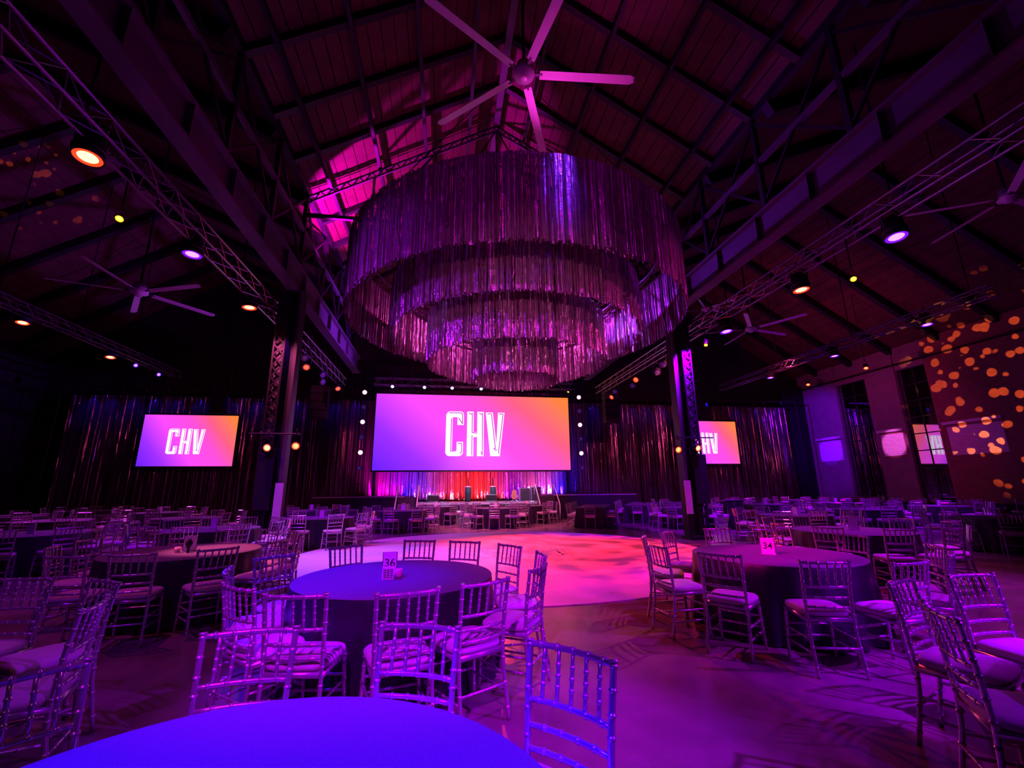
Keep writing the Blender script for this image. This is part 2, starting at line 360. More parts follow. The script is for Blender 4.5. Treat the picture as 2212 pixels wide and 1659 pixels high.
tag(MB().bar((NC, 3.6, ZR-0.22), (NC, 22.6, ZR-0.22), 0.2, 0.3).build('ridge_beam', 'girder'), 'steel ridge beam along the top of the middle roof', 'beam')

# main roof trusses at the column lines
def roof_truss(y, label):
    t = thing('roof_truss', label, 'truss', (0, y, 0), group='roof trusses')
    a, r_, b = (NL, 0, ZE-.25), (NC, 0, ZR-.35), (NR, 0, ZE-.25)
    joist(MB(), a, r_, 0.22, 16, (0, 0, -1), .06).build('top_chord', 'girder', t)
    joist(MB(), b, r_, 0.22, 16, (0, 0, -1), .06).build('top_chord', 'girder', t)
    MB().bar((NL, 0, ZE-.9), (NR, 0, ZE-.9), .09, .12).build('tie_beam', 'steel', t)
    for x in (-2.6, -.6, NC, 3.7, 5.7):
        zt = ZR-.5-abs(x-NC)*0.6
        MB().bar((x, 0, ZE-.9), (x, 0, zt), .07, .07).build('strut', 'girder', t)
    for x0, x1 in ((-2.6, -.6), (-.6, NC), (5.7, 3.7), (3.7, NC)):
        MB().bar((x0, 0, ZE-.9), (x1, 0, ZR-.5-abs(x1-NC)*.6), .05, .05).build('diagonal', 'steel', t)
    return t
roof_truss(13.1, 'lattice roof truss above the chandelier, on the column line')
roof_truss(22.6, 'lattice roof truss over the front of the stage')

# tie rods with posts (handrail like lines under the ridge)
# crane girders on the column lines
for x, nm, inn in ((NL, 'left', 1), (NR, 'right', -1)):
    t = thing('crane_girder', 'long deep steel girder running toward the stage on the %s columns' % nm, 'girder', (x, 0, 0), group='crane girders')
    MB().box(-.03, .03, Y0+.5, 22.6, 7.47, 8.16).build('web', 'girder', t)
    MB().box(-.17, .17, Y0+.5, 22.6, 7.41, 7.47).build('flange', 'girder', t)
    MB().box(-.17, .17, Y0+.5, 22.6, 8.16, 8.22).build('flange', 'girder', t)
    MB().box(-.035, .035, Y0+.5, 22.6, 8.22, 8.31).build('rail', 'alu', t)
    for i in range(13):
        y = 2.2+i*1.6
        MB().box(inn*.03 if inn > 0 else -.15, .15 if inn > 0 else -.03, y-.012, y+.012, 7.47, 8.16).build('stiffener', 'girder', t)
    # clerestory bracing between girder and eave
    cl = thing('clerestory_bracing', 'open steel bracing between the %s girder and the roof eave' % nm, 'bracing', (x, 0, 0), group='clerestory bracing')
    for i in range(9):
        y = 3.6+i*2.375
        MB().bar((0, y, 8.3), (0, y, ZE-.1), .12, .12).build('post', 'steel', cl)
        if i < 8:
            MB().bar((0, y, 8.4), (0, y+2.375, ZE-.3), .07, .07).build('diagonal', 'steel', cl)
            MB().bar((0, y, ZE-.3), (0, y+2.375, 8.4), .07, .07).build('diagonal', 'steel', cl)
    MB().bar((0, 3.6, 9.6), (0, 22.6, 9.6), .1, .14).build('mid_rail', 'girder', cl)
    MB().bar((0, 3.6, ZE-.1), (0, 22.6, ZE-.1), .16, .2).build('eave_beam', 'steel', cl)

# lattice columns
def column(x, y, inn, label):
    t = thing('lattice_column', label, 'column', (x, y, 0), group='lattice columns')
    h = 7.41
    # nave-side channel with pale nosing, aisle-side laced angles
    MB().box(-.05+inn*.26, .05+inn*.26, -.16, .16, 0, h).build('channel', 'steel', t)
    MB().box(-.045+inn*.26, .045+inn*.26, -.20, -.16, 1.75, h).build('nosing', 'girder', t)
    MB().box(-.30, .30, -.02, .02, .1, h).build('web_plate', 'black', t)
    MB().box(-.34, .34, -.3, .3, 0, .08).build('base_plate', 'steel', t)
    x0, x1 = -inn*.34, -inn*.06
    for xx in (x0, x1): MB().box(xx-.025, xx+.025, -.19, -.14, 0, h).build('angle', 'steel', t)
    MB().box(min(x0, x1), max(x0, x1), -.10, -.08, 3.05, h).build('lining', 'girder', t)
    n = 22
    for k in range(n):
        z0 = .2+(h-.3)*k/n; z1 = .2+(h-.3)*(k+1)/n
        MB().bar((x0, -.17, z0), (x1, -.17, z1), .045, .015, up=(0, 1, 0)).build('lacing_bar', 'steel', t)
        MB().bar((x1, -.185, z0), (x0, -.185, z1), .045, .015, up=(0, 1, 0)).build('lacing_bar', 'steel', t)
    MB().box(min(x0, x1)-.03, max(x0, x1)+.12, -.22, -.2, 1.05, 2.55).build('cover_panel', 'drape', t)
    MB().box(-.10+inn*.26, .10+inn*.26, -.24, -.2, .75, 1.75).build('cover_box', 'white', t)
    return t
COLL = column(NL, 13.0, 1, 'lattice steel column left of the dance floor, below the left girder')
COLR = column(NR, 13.0, -1, 'lattice steel column right of the dance floor, before the right screen')

# right wall: pillars, dark windows, panels
def wbox(name, y0, y1, z0, z1, m, x0=XR-.25, x1=XR+.3, parent=None): return MB().box(x0, x1, y0, y1, z0, z1).build(name, m, parent)
WX = XR
pillars = [(24.7, 27.75, 'violet lit'), (20.75, 22.6, 'plum lit'), (12.6, 19.1, 'dotted')]
tag(MB().box(WX+.25, WX+.5, Y0, YB, 0, 9.4).build('wall_right', 'darkwall'), 'recessed dark right wall behind the pillars', kind='structure')
for i, (a, b, nm) in enumerate(pillars):
    tag(wbox('trim_%d' % (i+1), a, b, 0, 9.4, 'wall' if i < 2 else 'brick', WX-.15, WX+.25), 'plastered wall pier, %s from the stage' % ORD[i], kind='structure')
tag(wbox('trim_4', 12.6, 27.75, 8.05, 9.4, 'wall', WX-.05, WX+.24), 'plain band of wall above the windows', kind='structure')
tag(MB().bar((WX-.25, 12.6, 8.35), (WX-.25, 27.75, 8.35), .08, .10).build('trim_5', 'steel'), 'thin dark cable rail along the wall head', kind='structure')
def window(n, y0, y1, label):
    w = MB().box(WX+.12, WX+.16, y0, y1, 0.6, 8.05).build('window_%d' % n, 'steel'); tag(w, label, kind='structure')
    rows, cols = 8, 2; hz = (8.05-.6)/rows; wy = (y1-y0)/cols
    pane = None
    for r_ in range(rows):
        for c in range(cols):
            ya, yb = y0+c*wy+.03, y0+(c+1)*wy-.03; za, zb = .6+r_*hz+.03, .6+(r_+1)*hz-.03
            MB().box(WX+.09, WX+.12, ya, yb, za, zb).build('pane', 'glass', w)
    for r_ in range(rows+1): MB().box(WX+.06, WX+.125, y0, y1, .6+r_*hz-.025, .6+r_*hz+.025).build('glazing_bar', 'black', w)
    for c in range(cols+1): MB().box(WX+.06, WX+.125, y0+c*wy-.025, y0+c*wy+.025, .6, 8.05).build('mullion', 'black', w)
    wbox('sill', y0, y1, .5, .6, 'steel', WX-.02, WX+.2, w)
window(1, 22.62, 24.68, 'tall dark window beside the violet pier')
window(2, 19.12, 20.73, 'tall dark window reflecting the right screen')
def panel(y0, y1, z0, z1, m, frame, label):
    t = thing('wall_panel', label, 'wall panel', (WX-.15, (y0+y1)/2, 0), group='panels on the wall piers')
    h = (y1-y0)/2
    MB().box(-.03, 0, -h+.02, h-.02, z0, z1).build('panel_field', m, t)
    MB().box(-.16, 0, -h-.08, h+.08, z1+.12, z1+.26).build('ledge', 'white', t)
    MB().box(-.015, 0, -h-.06, h+.06, z0-.12, z1+.12).build('surround', frame, t)
panel(24.95, 26.75, 3.15, 4.45, 'white', 'wall', 'plain pale panel with a ledge on the violet wall pier')
panel(20.95, 22.3, 3.2, 4.45, 'palebrick', 'brick', 'pale brick panel with a ledge on the plum pier')
panel(16.4, 18.75, 3.0, 4.45, 'palebrick', 'brick', 'pale brick panel covered in orange light dots')
tag(MB().box(24.1, 25.9, 27.4, 27.6, 0, 8.6).build('black_drape', 'drape'), 'black drape between the right curtain and the pier', 'drape')

# ------------------------------------------------------------------ dance floor, stage
DC = (1.54, 11.34); DR = 5.1
df = MB().lathe([(DR, 0.001), (DR, 0.012), (DR-.02, .014)], 96, (0, 0, 0)).build('dance_floor', 'dance', loc=(DC[0], DC[1], 0)); tag(df, 'round white vinyl dance floor lit pink and red', 'dance floor')

ST = 22.9
st = thing('stage', 'black stage with raised wings and a pale front edge', 'stage', (0, ST, 0))
MB().box(-1.9, 5.6, 0, 5.0, 0, .86).build('deck', 'stage', st)
MB().box(-1.9, 5.6, -.04, .0, .76, .88).build('edge_strip', 'stagelip', st)
MB().box(-6.2, -1.95, -.3, 3.2, 0, 1.2).build('wing_deck', 'black', st)
MB().box(5.65, 10.2, -.3, 3.2, 0, 1.2).build('wing_deck', 'black', st)
MB().box(-6.2, -1.95, -.33, -.3, 1.17, 1.21).build('edge_strip', 'stagelip', st)
MB().box(5.65, 10.2, -.33, -.3, 1.17, 1.21).build('edge_strip', 'stagelip', st)
def stairs(x, side, label):
    t = thing('stage_steps', label, 'steps', (x, ST-.35, 0), group='stage steps')
    for k in range(4): MB().box(-.45, .45, -.28*(4-k), -.28*(3-k), 0, .29*(k+1)).build('step', 'stage', t)
    for s in (-.5, .5):
        pts = [(s, -.98, 0.02), (s, -.98, .72), (s, -.9, .86), (s, -.75, .98), (s, .0, 1.62), (s, .14, 1.72), (s, .28, 1.72), (s, .36, 1.60), (s, .36, 1.21)]
        MB().tube(pts, .03, 8).build('handrail', 'white', t, True)
stairs(-1.75, 1, 'stage steps with white looped handrails left of the stage centre')
stairs(5.2, -1, 'stage steps with white looped handrails right of the stage centre')

# ------------------------------------------------------------------ fringe
def strips(name, path, z1, z0, wmin, wmax, m, parent=None, seg=12, jag=0.12, closed=False, swing=0.012, seed=1):
    """hanging foil strips along path [(x,y,angle)], crinkled and twisted"""
    rnd = random.Random(seed); v = []; f = []
    for (x, y, a) in path:
        w = rnd.uniform(wmin, wmax)/2; zb = z0 + rnd.uniform(-jag, jag)*0.5; base = a + rnd.gauss(0, .55); tw = base; k0 = len(v)
        ox, oy = rnd.uniform(-swing, swing), rnd.uniform(-swing, swing); lean = rnd.uniform(-.02, .02)
        for i in range(seg+1):
            t = i/seg; z = z1 + (zb-z1)*t; tw += rnd.uniform(-.16, .16); tw = base + (tw-base)*0.85
            cx = x+ox+lean*t*math.cos(a)+rnd.uniform(-.006, .006); cy = y+oy+lean*t*math.sin(a)+rnd.uniform(-.006, .006)
            c, s = math.cos(tw)*w, math.sin(tw)*w
            v.append((cx-c, cy-s, z)); v.append((cx+c, cy+s, z))
        for i in range(seg):
            b = k0+2*i; f.append((b, b+1, b+3, b+2))
    me = bpy.data.meshes.new(name); me.from_pydata(v, [], f)
    o = obj(name, me, m, parent); o['kind'] = 'stuff'; return o

def line_path(x0, x1, y, pitch, layers=2, rnd=random.Random(3)):
    out = []
    for L in range(layers):
        n = int((x1-x0)/pitch)
        for i in range(n): out.append((x0+(i+rnd.random())*pitch, y+L*.09, rnd.uniform(-.25, .25)))
    return out
def ring_path(rad, pitch, layers=2, rnd=random.Random(5)):
    out = []
    for L in range(layers):
        n = int(2*pi*rad/pitch)
        for i in range(n):
            t = 2*pi*(i+rnd.random()*.8)/n; r_ = rad-L*.06; out.append((r_*cos(t), r_*sin(t), t+pi/2))
    return out
def curtain(name, x0, x1, y, z1, label, seed, z0=.05):
    o = strips(name, line_path(x0, x1, y, .05), z1, z0, .028, .062, 'mylarc', seg=18, seed=seed); tag(o, label, 'curtain')
    # hanging rail
    return o
curtain('mylar_curtain', -20.6, -4.2, 27.0, 6.85, 'dark foil fringe curtain behind the left screen', 11)
curtain('mylar_curtain', 7.3, 24.0, 27.0, 6.95, 'dark foil fringe curtain behind the right screen', 12)
curtain('mylar_curtain', -3.9, 7.4, 26.2, 7.4, 'foil fringe curtain lit red and blue at the back of the stage', 13, .95)
tag(MB().bar((-20.7, 27.1, 6.95), (24.1, 27.1, 6.95), .08, .08).build('curtain_pipe', 'black'), 'black pipe carrying the foil curtains across the back', 'pipe')
for x in (-20.6, -12.4, 12.0, 24.05): MB().tube([(x, 27.3, 0), (x, 27.3, 6.95), (x, 27.1, 6.95)], .03, 6).build('upright', 'black', bpy.data.objects['curtain_pipe'])

# chandelier
CC = (1.81, 11.0)
ch = thing('fringe_chandelier', 'giant four tier foil fringe chandelier above the dance floor', 'chandelier', (CC[0], CC[1], 4.3))
tiers = [(4.40, 7.63, 5.80, 1), (3.30, 6.75, 5.38, 2), (2.35, 6.0, 4.75, 3), (1.15, 5.4, 4.33, 4)]
for rad, zt, zb, sd in tiers:
    path = ring_path(rad, .030)
    o = strips('fringe_tier', path, zt-4.3, zb-4.3, .018, .042, 'mylar', ch, seg=12, jag=.08, seed=20+sd)
    rt = MB()
    for rr_, zz in ((rad-.08, zt-4.3+.02), (rad-.42, zt-4.3+.02)):
        rt.tube([(rr_*cos(2*pi*i/64), rr_*sin(2*pi*i/64), zz) for i in range(65)], .028, 6, cap=False)
    for i in range(48):
        a0, a1 = 2*pi*i/48, 2*pi*(i+.5)/48; a2 = 2*pi*(i+1)/48
        rt.tube([((rad-.08)*cos(a0), (rad-.08)*sin(a0), zt-4.28), ((rad-.42)*cos(a1), (rad-.42)*sin(a1), zt-4.28), ((rad-.08)*cos(a2), (rad-.08)*sin(a2), zt-4.28)], .014, 4, cap=False)
    rt.build('ring_truss', 'alu', ch, True)
for i in range(8):
    a = 2*pi*i/8+.2
    MB().tube([(2.2*cos(a), 2.2*sin(a), 6.0-4.3), (3.0*cos(a), 3.0*sin(a), 6.75-4.3), (4.2*cos(a), 4.2*sin(a), 7.63-4.3)], .02, 6).build('spreader_arm', 'alu', ch)
for i in range(4):
    a = 2*pi*i/4+.6
    MB().tube([(4.2*cos(a), 4.2*sin(a), 7.63-4.3), (1.2*cos(a), 1.2*sin(a), 12.6-4.3)], .012, 5).build('suspension_cable', 'steel', ch)

# ------------------------------------------------------------------ screens with lettering
def stroke(mb, pts, w, y0, y1):
    """flat ribbon of width w along polyline (x,z)"""
    for (a, b) in zip(pts[:-1], pts[1:]):
        ax, az = a; bx, bz = b; L = hypot(bx-ax, bz-az); ux, uz = (bx-ax)/L, (bz-az)/L; px, pz = -uz*w/2, ux*w/2
        e = w*.45
        A = (ax-ux*e, az-uz*e); B = (bx+ux*e, bz+uz*e)
        mb.prism([(A[0]+px, A[1]+pz), (A[0]-px, A[1]-pz), (B[0]-px, B[1]-pz), (B[0]+px, B[1]+pz)], y0, y1)
    return mb
def lettering(parent, cx, cz, h, y):
    """CHV in tall condensed capitals with an inline; units of the drawing are 390 high"""
    k = h/390.0; X = lambda x: cx+(x-1127)*k; Z = lambda z: cz+(610-z)*k
    def poly(ps): return [(X(a), Z(b)) for a, b in ps]
    L1 = MB()
    C = [[(870, 445), (884, 422), (905, 415), (905, 805), (885, 800), (870, 780)], [(905, 415), (1000, 415), (1018, 424), (1024, 445), (1024, 466), (905, 466)],
         [(968, 466), (1024, 466), (1024, 535), (968, 535)], [(905, 757), (1020, 757), (1020, 780), (1004, 800), (985, 805), (905, 805)], [(905, 466), (926, 466), (926, 757), (905, 757)], [(965, 682), (1020, 682), (1020, 757), (965, 757)]]
    for p in C: L1.prism(poly(p), y-.012, y)
    L1.build('letter_c', 'letter', parent)
    L2 = MB()
    for p in ([(1053, 415), (1110, 415), (1110, 805), (1053, 805)], [(1142, 415), (1200, 415), (1200, 805), (1142, 805)], [(1110, 596), (1142, 596), (1142, 640), (1110, 640)]): L2.prism(poly(p), y-.012, y)
    L2.build('letter_h', 'letter', parent)
    L3 = MB()
    for p in ([(1217, 420), (1280, 420), (1312, 700), (1300, 805), (1258, 805)], [(1385, 420), (1327, 420), (1312, 700), (1300, 805), (1342, 805)]): L3.prism(poly(p), y-.012, y)
    L3.build('letter_v', 'letter', parent)
    I = MB()
    for ps in ([(898, 428), (1000, 428), (1012, 440), (1012, 524), (980, 474)], [(916, 480), (916, 762), (958, 762)], [(978, 696), (1008, 696), (1008, 770), (996, 782)],
               [(1098, 428), (1098, 600), (1140, 604)], [(1070, 428), (1098, 440)], [(1098, 628), (1098, 795)], [(1188, 428), (1188, 795), (1178, 770)], [(1160, 428), (1188, 440)],
               [(1236, 432), (1268, 432), (1303, 738), (1290, 738), (1302, 752), (1316, 752)], [(1340, 432), (1372, 432), (1330, 780)]):
        stroke(I, poly(ps), 8*k, y-.016, y-.011)
    I.build('letter_inline', 'letterline', parent)
def screen(x0, x1, z0, z1, y, lh, lcx, label, hang=8.0):
    t = thing('led_screen', label, 'screen', ((x0+x1)/2, y, 0), group='screens')
    w = (x1-x0)/2
    MB().box(-w, w, 0, .06, z0, z1).build('display', 'screen', t)
    MB().box(-w-.08, w+.08, .04, .2, z0-.08, z1+.08).build('frame', 'black', t)
    lettering(t, lcx, (z0+z1)/2-.02*(z1-z0), lh, 0.0)
    for s in (-.7, .7): MB().tube([(s*w, .15, z1), (s*w, .15, hang)], .02, 6).build('hanger', 'black', t)
    return t
screen(-3.86, 7.18, 2.55, 6.77, 24.5, 2.52, .02, 'wide main LED screen above the stage reading CHV', 12.55)
screen(-16.37, -11.63, 2.87, 5.67, 26.3, 1.39, -.13, 'left side screen reading CHV before the dark curtain', 14.2)
screen(14.87, 19.28, 3.0, 5.78, 26.3, 1.36, -.1, 'right side screen reading CHV, partly behind the right column', 14.3)

# ------------------------------------------------------------------ lamps and trusses
def box_truss(a, b, label, s=.17, bay=.40, hang=None):
    a = Vector(a); b = Vector(b); L = (b-a).length; d = (b-a).normalized(); x = d.cross(Vector((0, 0, 1))).normalized()
    t = thing('lighting_truss', label, 'truss', tuple(a), group='lighting trusses')
    off = [x*s+Vector((0, 0, s)), -x*s+Vector((0, 0, s)), x*s-Vector((0, 0, s)), -x*s-Vector((0, 0, s))]
    D = b-a
    for o in off: MB().tube([o, D+o], .028, 6).build('chord', 'alu', t)
    n = int(L/bay)
    for i, j in ((0, 1), (2, 3), (0, 2), (1, 3)):
        mb = MB()
        for k in range(n):
            p = D*(k/n); q = D*((k+1)/n); mb.tube([p+(off[i] if k % 2 else off[j]), q+(off[j] if k % 2 else off[i])], .012, 4, cap=False)
        mb.build('lacing', 'alu', t)
    if hang:
        for f in (.04, .35, .65, .96):
            p = D*f; MB().tube([p+Vector((0, 0, s)), Vector((p.x, p.y, hang-a.z))], .018, 6).build('hanger', 'steel', t)
    return t
TZ = 6.85
TLX, TRX = -5.25, 8.3
box_truss((TLX, 1.0, TZ), (TLX, 22.3, TZ), 'aluminium lighting truss under the left girder')
box_truss((TRX, 1.0, TZ-.1), (TRX, 22.3, TZ-.1), 'aluminium lighting truss under the right girder')
box_truss((-14.6, 15.0, 7.75), (-14.6, 25.5, 7.75), 'dim lighting truss in the left aisle', hang=14.6)
box_truss((17.6, 10.5, 7.75), (17.6, 25.0, 7.75), 'dim lighting truss in the right aisle', hang=14.5)
box_truss((-3.9, 23.6, 7.25), (7.2, 23.6, 7.25), 'cross truss just above the main screen', .18, hang=11.85)
for i, (x, y, z1, nm) in enumerate([(TLX, 6, 10.6, 'left'), (TLX, 11, 10.6, 'left'), (TLX, 17, 10.6, 'left'), (TLX, 21.5, 10.6, 'left'), (TRX, 6, 10.6, 'right'), (TRX, 11, 10.6, 'right'), (TRX, 17, 10.6, 'right'), (TRX, 21.5, 10.6, 'right')]):
    tag(MB().tube([(x, y, TZ+.1), (x, y, z1)], .02, 6).build('truss_hanger', 'steel'), 'steel hanger rod, %s from the camera on the %s truss' % (ORD[i % 4], nm), 'rod', 'truss hangers')

lamp_cache = {}
def lamp(loc, aim, r, color, estr, label, top=None, group='stage lamps', name='par_lamp', yoke=True):
    """round lamp: housing, lens, cooling ring, yoke and clamp; aim = point the lens faces"""
    d = (Vector(aim)-Vector(loc)).normalized()
    t = thing(name, label, 'lamp', loc, group=group)
    q = d.to_track_quat('-Z', 'Y')
    key = round(r, 3)
    if key not in lamp_cache:
        h = MB().lathe([(r*.45, r*2.4), (r*.8, r*2.2), (r*.95, r*1.2), (r*1.02, r*.2), (r*1.06, -.02), (r*.94, -.02), (r*.94, r*.12)], 20)
        l = MB().lathe([(r*.66, .008), (r*.4, -.010), (r*.02, -.014)], 20)
        rm = MB().lathe([(r*.93, .016), (r*.93, -.004), (r*.66, -.010), (r*.66, .010)], 20)  # ring made emissive to carry the coloured halo round the lens
        g = MB().lathe([(r*1.02, r*.5), (r*1.1, r*.55), (r*1.1, r*.7), (r*1.0, r*.75)], 20)
        y = MB().tube([(-r*1.18, 0, r*.9), (-r*1.25, 0, r*2.6), (-r*.5, 0, r*3.0), (r*.5, 0, r*3.0), (r*1.25, 0, r*2.6), (r*1.18, 0, r*.9)], r*.09, 6)
        c = MB().tube([(0, 0, r*3.0), (0, 0, r*3.0+.16)], r*.16, 8)
        lamp_cache[key] = tuple(a.mesh(n, True) for a, n in ((h, 'housing'), (l, 'lens'), (g, 'cooling_ring'), (y, 'yoke'), (c, 'clamp'), (rm, 'lens_glow_rim')))
    hm, lm, gm, ym, cm, rm = lamp_cache[key]
    mx = max(color); rim = tuple((c/mx)**2 for c in color)
    for me, n, m in ((hm, 'housing', 'black'), (lm.copy(), 'lens', lens_mat(color, estr)), (rm.copy(), 'lens_glow_rim', lens_mat(rim, min(estr, 1.6))), (gm, 'cooling_ring', 'black')):
        o = obj(n, me, m, t); o.rotation_mode = 'QUATERNION'; o.rotation_quaternion = q
    if yoke:
        obj('yoke', ym, 'steel', t); obj('clamp', cm, 'steel', t)
        if top and top > loc[2]+r*3+.16: MB().tube([(0, 0, r*3+.1), (0, 0, top-loc[2])], max(.014, r*.12), 6).build('drop_rod', 'steel', t)
    return t

WARM = (1.0, 0.22, 0.08); VIO = (0.40, 0.06, 1.0)
pars = [  # x, y, z, lens colour, beam colour, beam power, target, label
 (TLX, 6.4, 6.45, WARM, (.8, .03, .45), 420, (-3.5, 6.9, .7), 'glowing warm lamp, largest on the left truss'),
 (TLX, 9.2, 6.45, VIO, VIOLET, 1500, (-4.9, 10.8, .7), 'glowing violet lamp on the left truss'),
 (TLX, 12.0, 6.45, WARM, (1.0, .10, .35), 900, (-3.6, 13.9, .7), 'glowing warm lamp on the left truss near the column'),
 (-14.6, 16.65, 7.35, WARM, (0.6, .03, .8), 2400, (-11.0, 15.2, .7), 'glowing warm lamp, nearer of two in the left aisle'),
 (-14.6, 20.8, 7.35, WARM, (0.6, .03, .8), 2400, (-10.5, 18.5, .7), 'glowing warm lamp, farther of two in the left aisle'),
 (TRX, 6.2, 6.2, VIO, PURPLE, 2200, (6.8, 6.2, .5), 'glowing violet lamp, largest on the right'),
 (TRX, 8.5, 6.2, WARM, (1.0, .06, .45), 700, (8.6, 9.6, .5), 'glowing warm lamp on the right truss'),
 (TRX, 11.4, 6.2, VIO, VIOLET, 1800, (9.8, 12.0, .5), 'glowing violet lamp on the right truss near the column'),
 (17.6, 12.7, 7.4, VIO, VIOLET, 6000, (16.5, 13.6, .5), 'glowing violet lamp, nearest of three in the right aisle'),
 (17.6, 16.7, 7.4, VIO, VIOLET, 6000, (17.6, 18.0, .5), 'glowing violet lamp, middle of three in the right aisle'),
 (17.6, 20.8, 7.4, VIO, PURPLE, 6000, (18.0, 22.5, .5), 'glowing violet lamp, farthest of three in the right aisle'),
]
for i, (x, y, z, lc, bc, pw, tg, lb) in enumerate(pars):
    down = (x+(tg[0]-x)*.25, y+(tg[1]-y)*.25-.9, 0)
    lamp((x+(.17 if x > 0 else -.17), y, z), down, .19, lc, 9.0, lb, top=(7.6 if abs(x) > 10 else (6.7 if x < 0 else 6.6)))
    spot('beam_par', (x, y, z-.05), tg, bc, pw*P*.75, 76, .8)
for x, y, z, lb in ((TLX-.17, 7.2, 5.95, 'small yellow lamp under the left truss'), (TRX-.17, 6.9, 5.65, 'small yellow lamp under the right truss'), (TRX-.17, 12.0, 5.95, 'small yellow lamp beside the violet lamp at the column'), (6.9, 23.42, 6.9, 'small yellow lamp above the main screen corner')):
    lamp((x, y, z), (x*.7, y-3, 2.5), .06, YELLOW, 5.0, lb, top=(7.1 if y > 20 else (6.7 if x < 0 else 6.6)))
# dark moving heads along the trusses
for s, x, z, nm in ((0, TLX, 6.2, 'left'), (1, TRX, 6.1, 'right')):
    for k, y in enumerate((13.6, 14.8, 15.9, 17.2, 18.3, 19.6, 20.9)):
        c = (WARM, VIO, LAV)[k % 3]
        lamp((x+(-.17 if k % 2 else .17), y, z), (1.5+(k % 3-1)*3, y-6-(k % 2)*3, 0), .13, c, 0.06 if k % 3 else 0.9, 'unlit black moving head, %s from the column on the %s truss' % (ORD[k], nm), name='moving_head', top=(6.7 if x < 0 else 6.6))
for k, (x, y, z) in enumerate(((-14.43, 21.9, 7.3), (-14.43, 23.6, 7.3))):
    lamp((x, y, z), (0, 8, 0), .1, (0.25, .1, 1.0), 4.0, 'small blue lamp, %s from the camera in the left aisle' % ORD[k], top=7.6)
for k, (y, nm) in enumerate(((19.0, 'nearer'), (22.8, 'farther'))):
    lamp((22.0, y, 7.6), (18, y-4, 0), .12, WARM, 3.0, 'dim lamp near the right wall head, %s one' % nm, top=11.88)
# column lamps
for x, nm, dx in ((NL, 'left', (-.1, .62)), (NR, 'right', (-.55, .12))):
    MB().tube([(-.62, -.35, 3.07), (.7, -.35, 3.07)], .02, 6).build('lamp_arm', 'steel', COLL if nm == 'left' else COLR)
    MB().tube([(0, -.35, 3.07), (0, -.02, 3.07)], .02, 6).build('lamp_arm', 'steel', COLL if nm == 'left' else COLR)
    for k, d in enumerate(dx):
        lamp((x+d, 12.6, 2.68+.05*k), (x+d*3+.4, 6, .9), .105, (1.0, .32, .10), 7.0 if (k == 0) == (nm == 'left') else 2.5, '%s warm lamp on the arm of the %s column' % (('left', 'right')[k], nm))
# lamp towers beside the main screen
for x, nm in ((-4.45, 'left'), (7.75, 'right')):
    t = thing('lamp_tower', 'black lamp tower at the %s end of the main screen' % nm, 'tower', (x, 24.2, 0), group='lamp towers')
    for s in (-.2, .2): MB().tube([(s, .12, .0), (s, .12, 7.1)], .03, 6).build('upright', 'black', t)
    for k in range(8): MB().tube([(-.2, .12, 1.0+k*.82), (.2, .12, 1.0+k*.82)], .02, 6).build('rung', 'black', t)
    for k in range(6):
        z = 6.75-k*.82; on = k in (0, 2, 4)
        lamp((x, 24.15, z), (x*.5+1, 10, z-2.5), .13, (1.0, .72, .85) if on else (.2, .05, .5), (4.0 if on else .12), 'lamp in the %s tower, %s from the top' % (nm, ORD[k]), yoke=False)
for k, x in enumerate((-2.9, -1.2, .3, 1.9)):
    lamp((x, 23.42, 6.95), (x, 12, 0), .1, (.7, .6, 1.0), 3.5, 'small lamp on the cross truss, %s from the left' % ORD[k])
# blue lamps along the curtain tops
tag(MB().bar((-20.6, 26.1, 7.1), (-4.9, 26.1, 7.1), .07, .07).build('lamp_pipe', 'black'), 'black pipe carrying the blue lamps over the left curtain', 'pipe')
tag(MB().bar((8.6, 26.1, 7.2), (24.0, 26.1, 7.2), .07, .07).build('lamp_pipe', 'black'), 'black pipe carrying the blue lamps over the right curtain', 'pipe')
for nm_, xs in (('lamp_pipe', (-20.5, -10.2, -4.95)), ('lamp_pipe.001', (8.7, 13.0, 20.6, 23.9))):
    for x in xs: MB().tube([(x, 26.1, 0 if not 5.6 < x < 10.3 and not x > -6.3 or x > 10.3 else 1.2), (x, 26.1, 7.1)], .03, 6).build('upright', 'black', bpy.data.objects[nm_])
bl = [-19.6, -18.6, -17.5, -16.4, -15.3, -14.0, -12.2, -11.0, -9.9, -8.6, -6.6, -5.4]
br = [9.6, 11.2, 12.3, 13.4, 14.5, 16.2, 17.3, 20.0, 21.5, 22.8]
for k, x in enumerate(bl): lamp((x, 26.1, 6.95), (x, 26.9, 5), .06, (.05, .10, 1.0), 6.0, 'tiny blue lamp at the left curtain top, %s from the left' % ORD[k]); spot('beam_blue', (x, 26.1, 6.9), (x, 27.0, 6.0), DEEP, 60*P, 64, .9, .03)
for k, x in enumerate(br): lamp((x, 26.1, 7.05), (x, 26.9, 5), .06, (.05, .10, 1.0), 6.0, 'tiny blue lamp at the right curtain top, %s from the left' % ORD[k]); spot('beam_blue', (x, 26.1, 7.0), (x, 27.0, 6.1), DEEP, 60*P, 64, .9, .03)

# stage wash on the centre curtain
for x, c, pw in ((-3.2, MAGENTA, 260), (-2.2, DEEP, 420), (-.9, (.5, .05, 1), 300), (.6, REDP, 420), (1.7, (1, .02, .02), 700), (2.9, REDP, 420), (4.3, VIOLET, 320), (5.6, (1, .1, .15), 300), (6.6, DEEP, 420)):
    spot('beam_stage', (x, 24.75, 1.34 if (x < -1.8 or x > 5.5) else 1.0), (x, 26.3, 2.3), c, pw*P*4.5, 95, .8, .05)
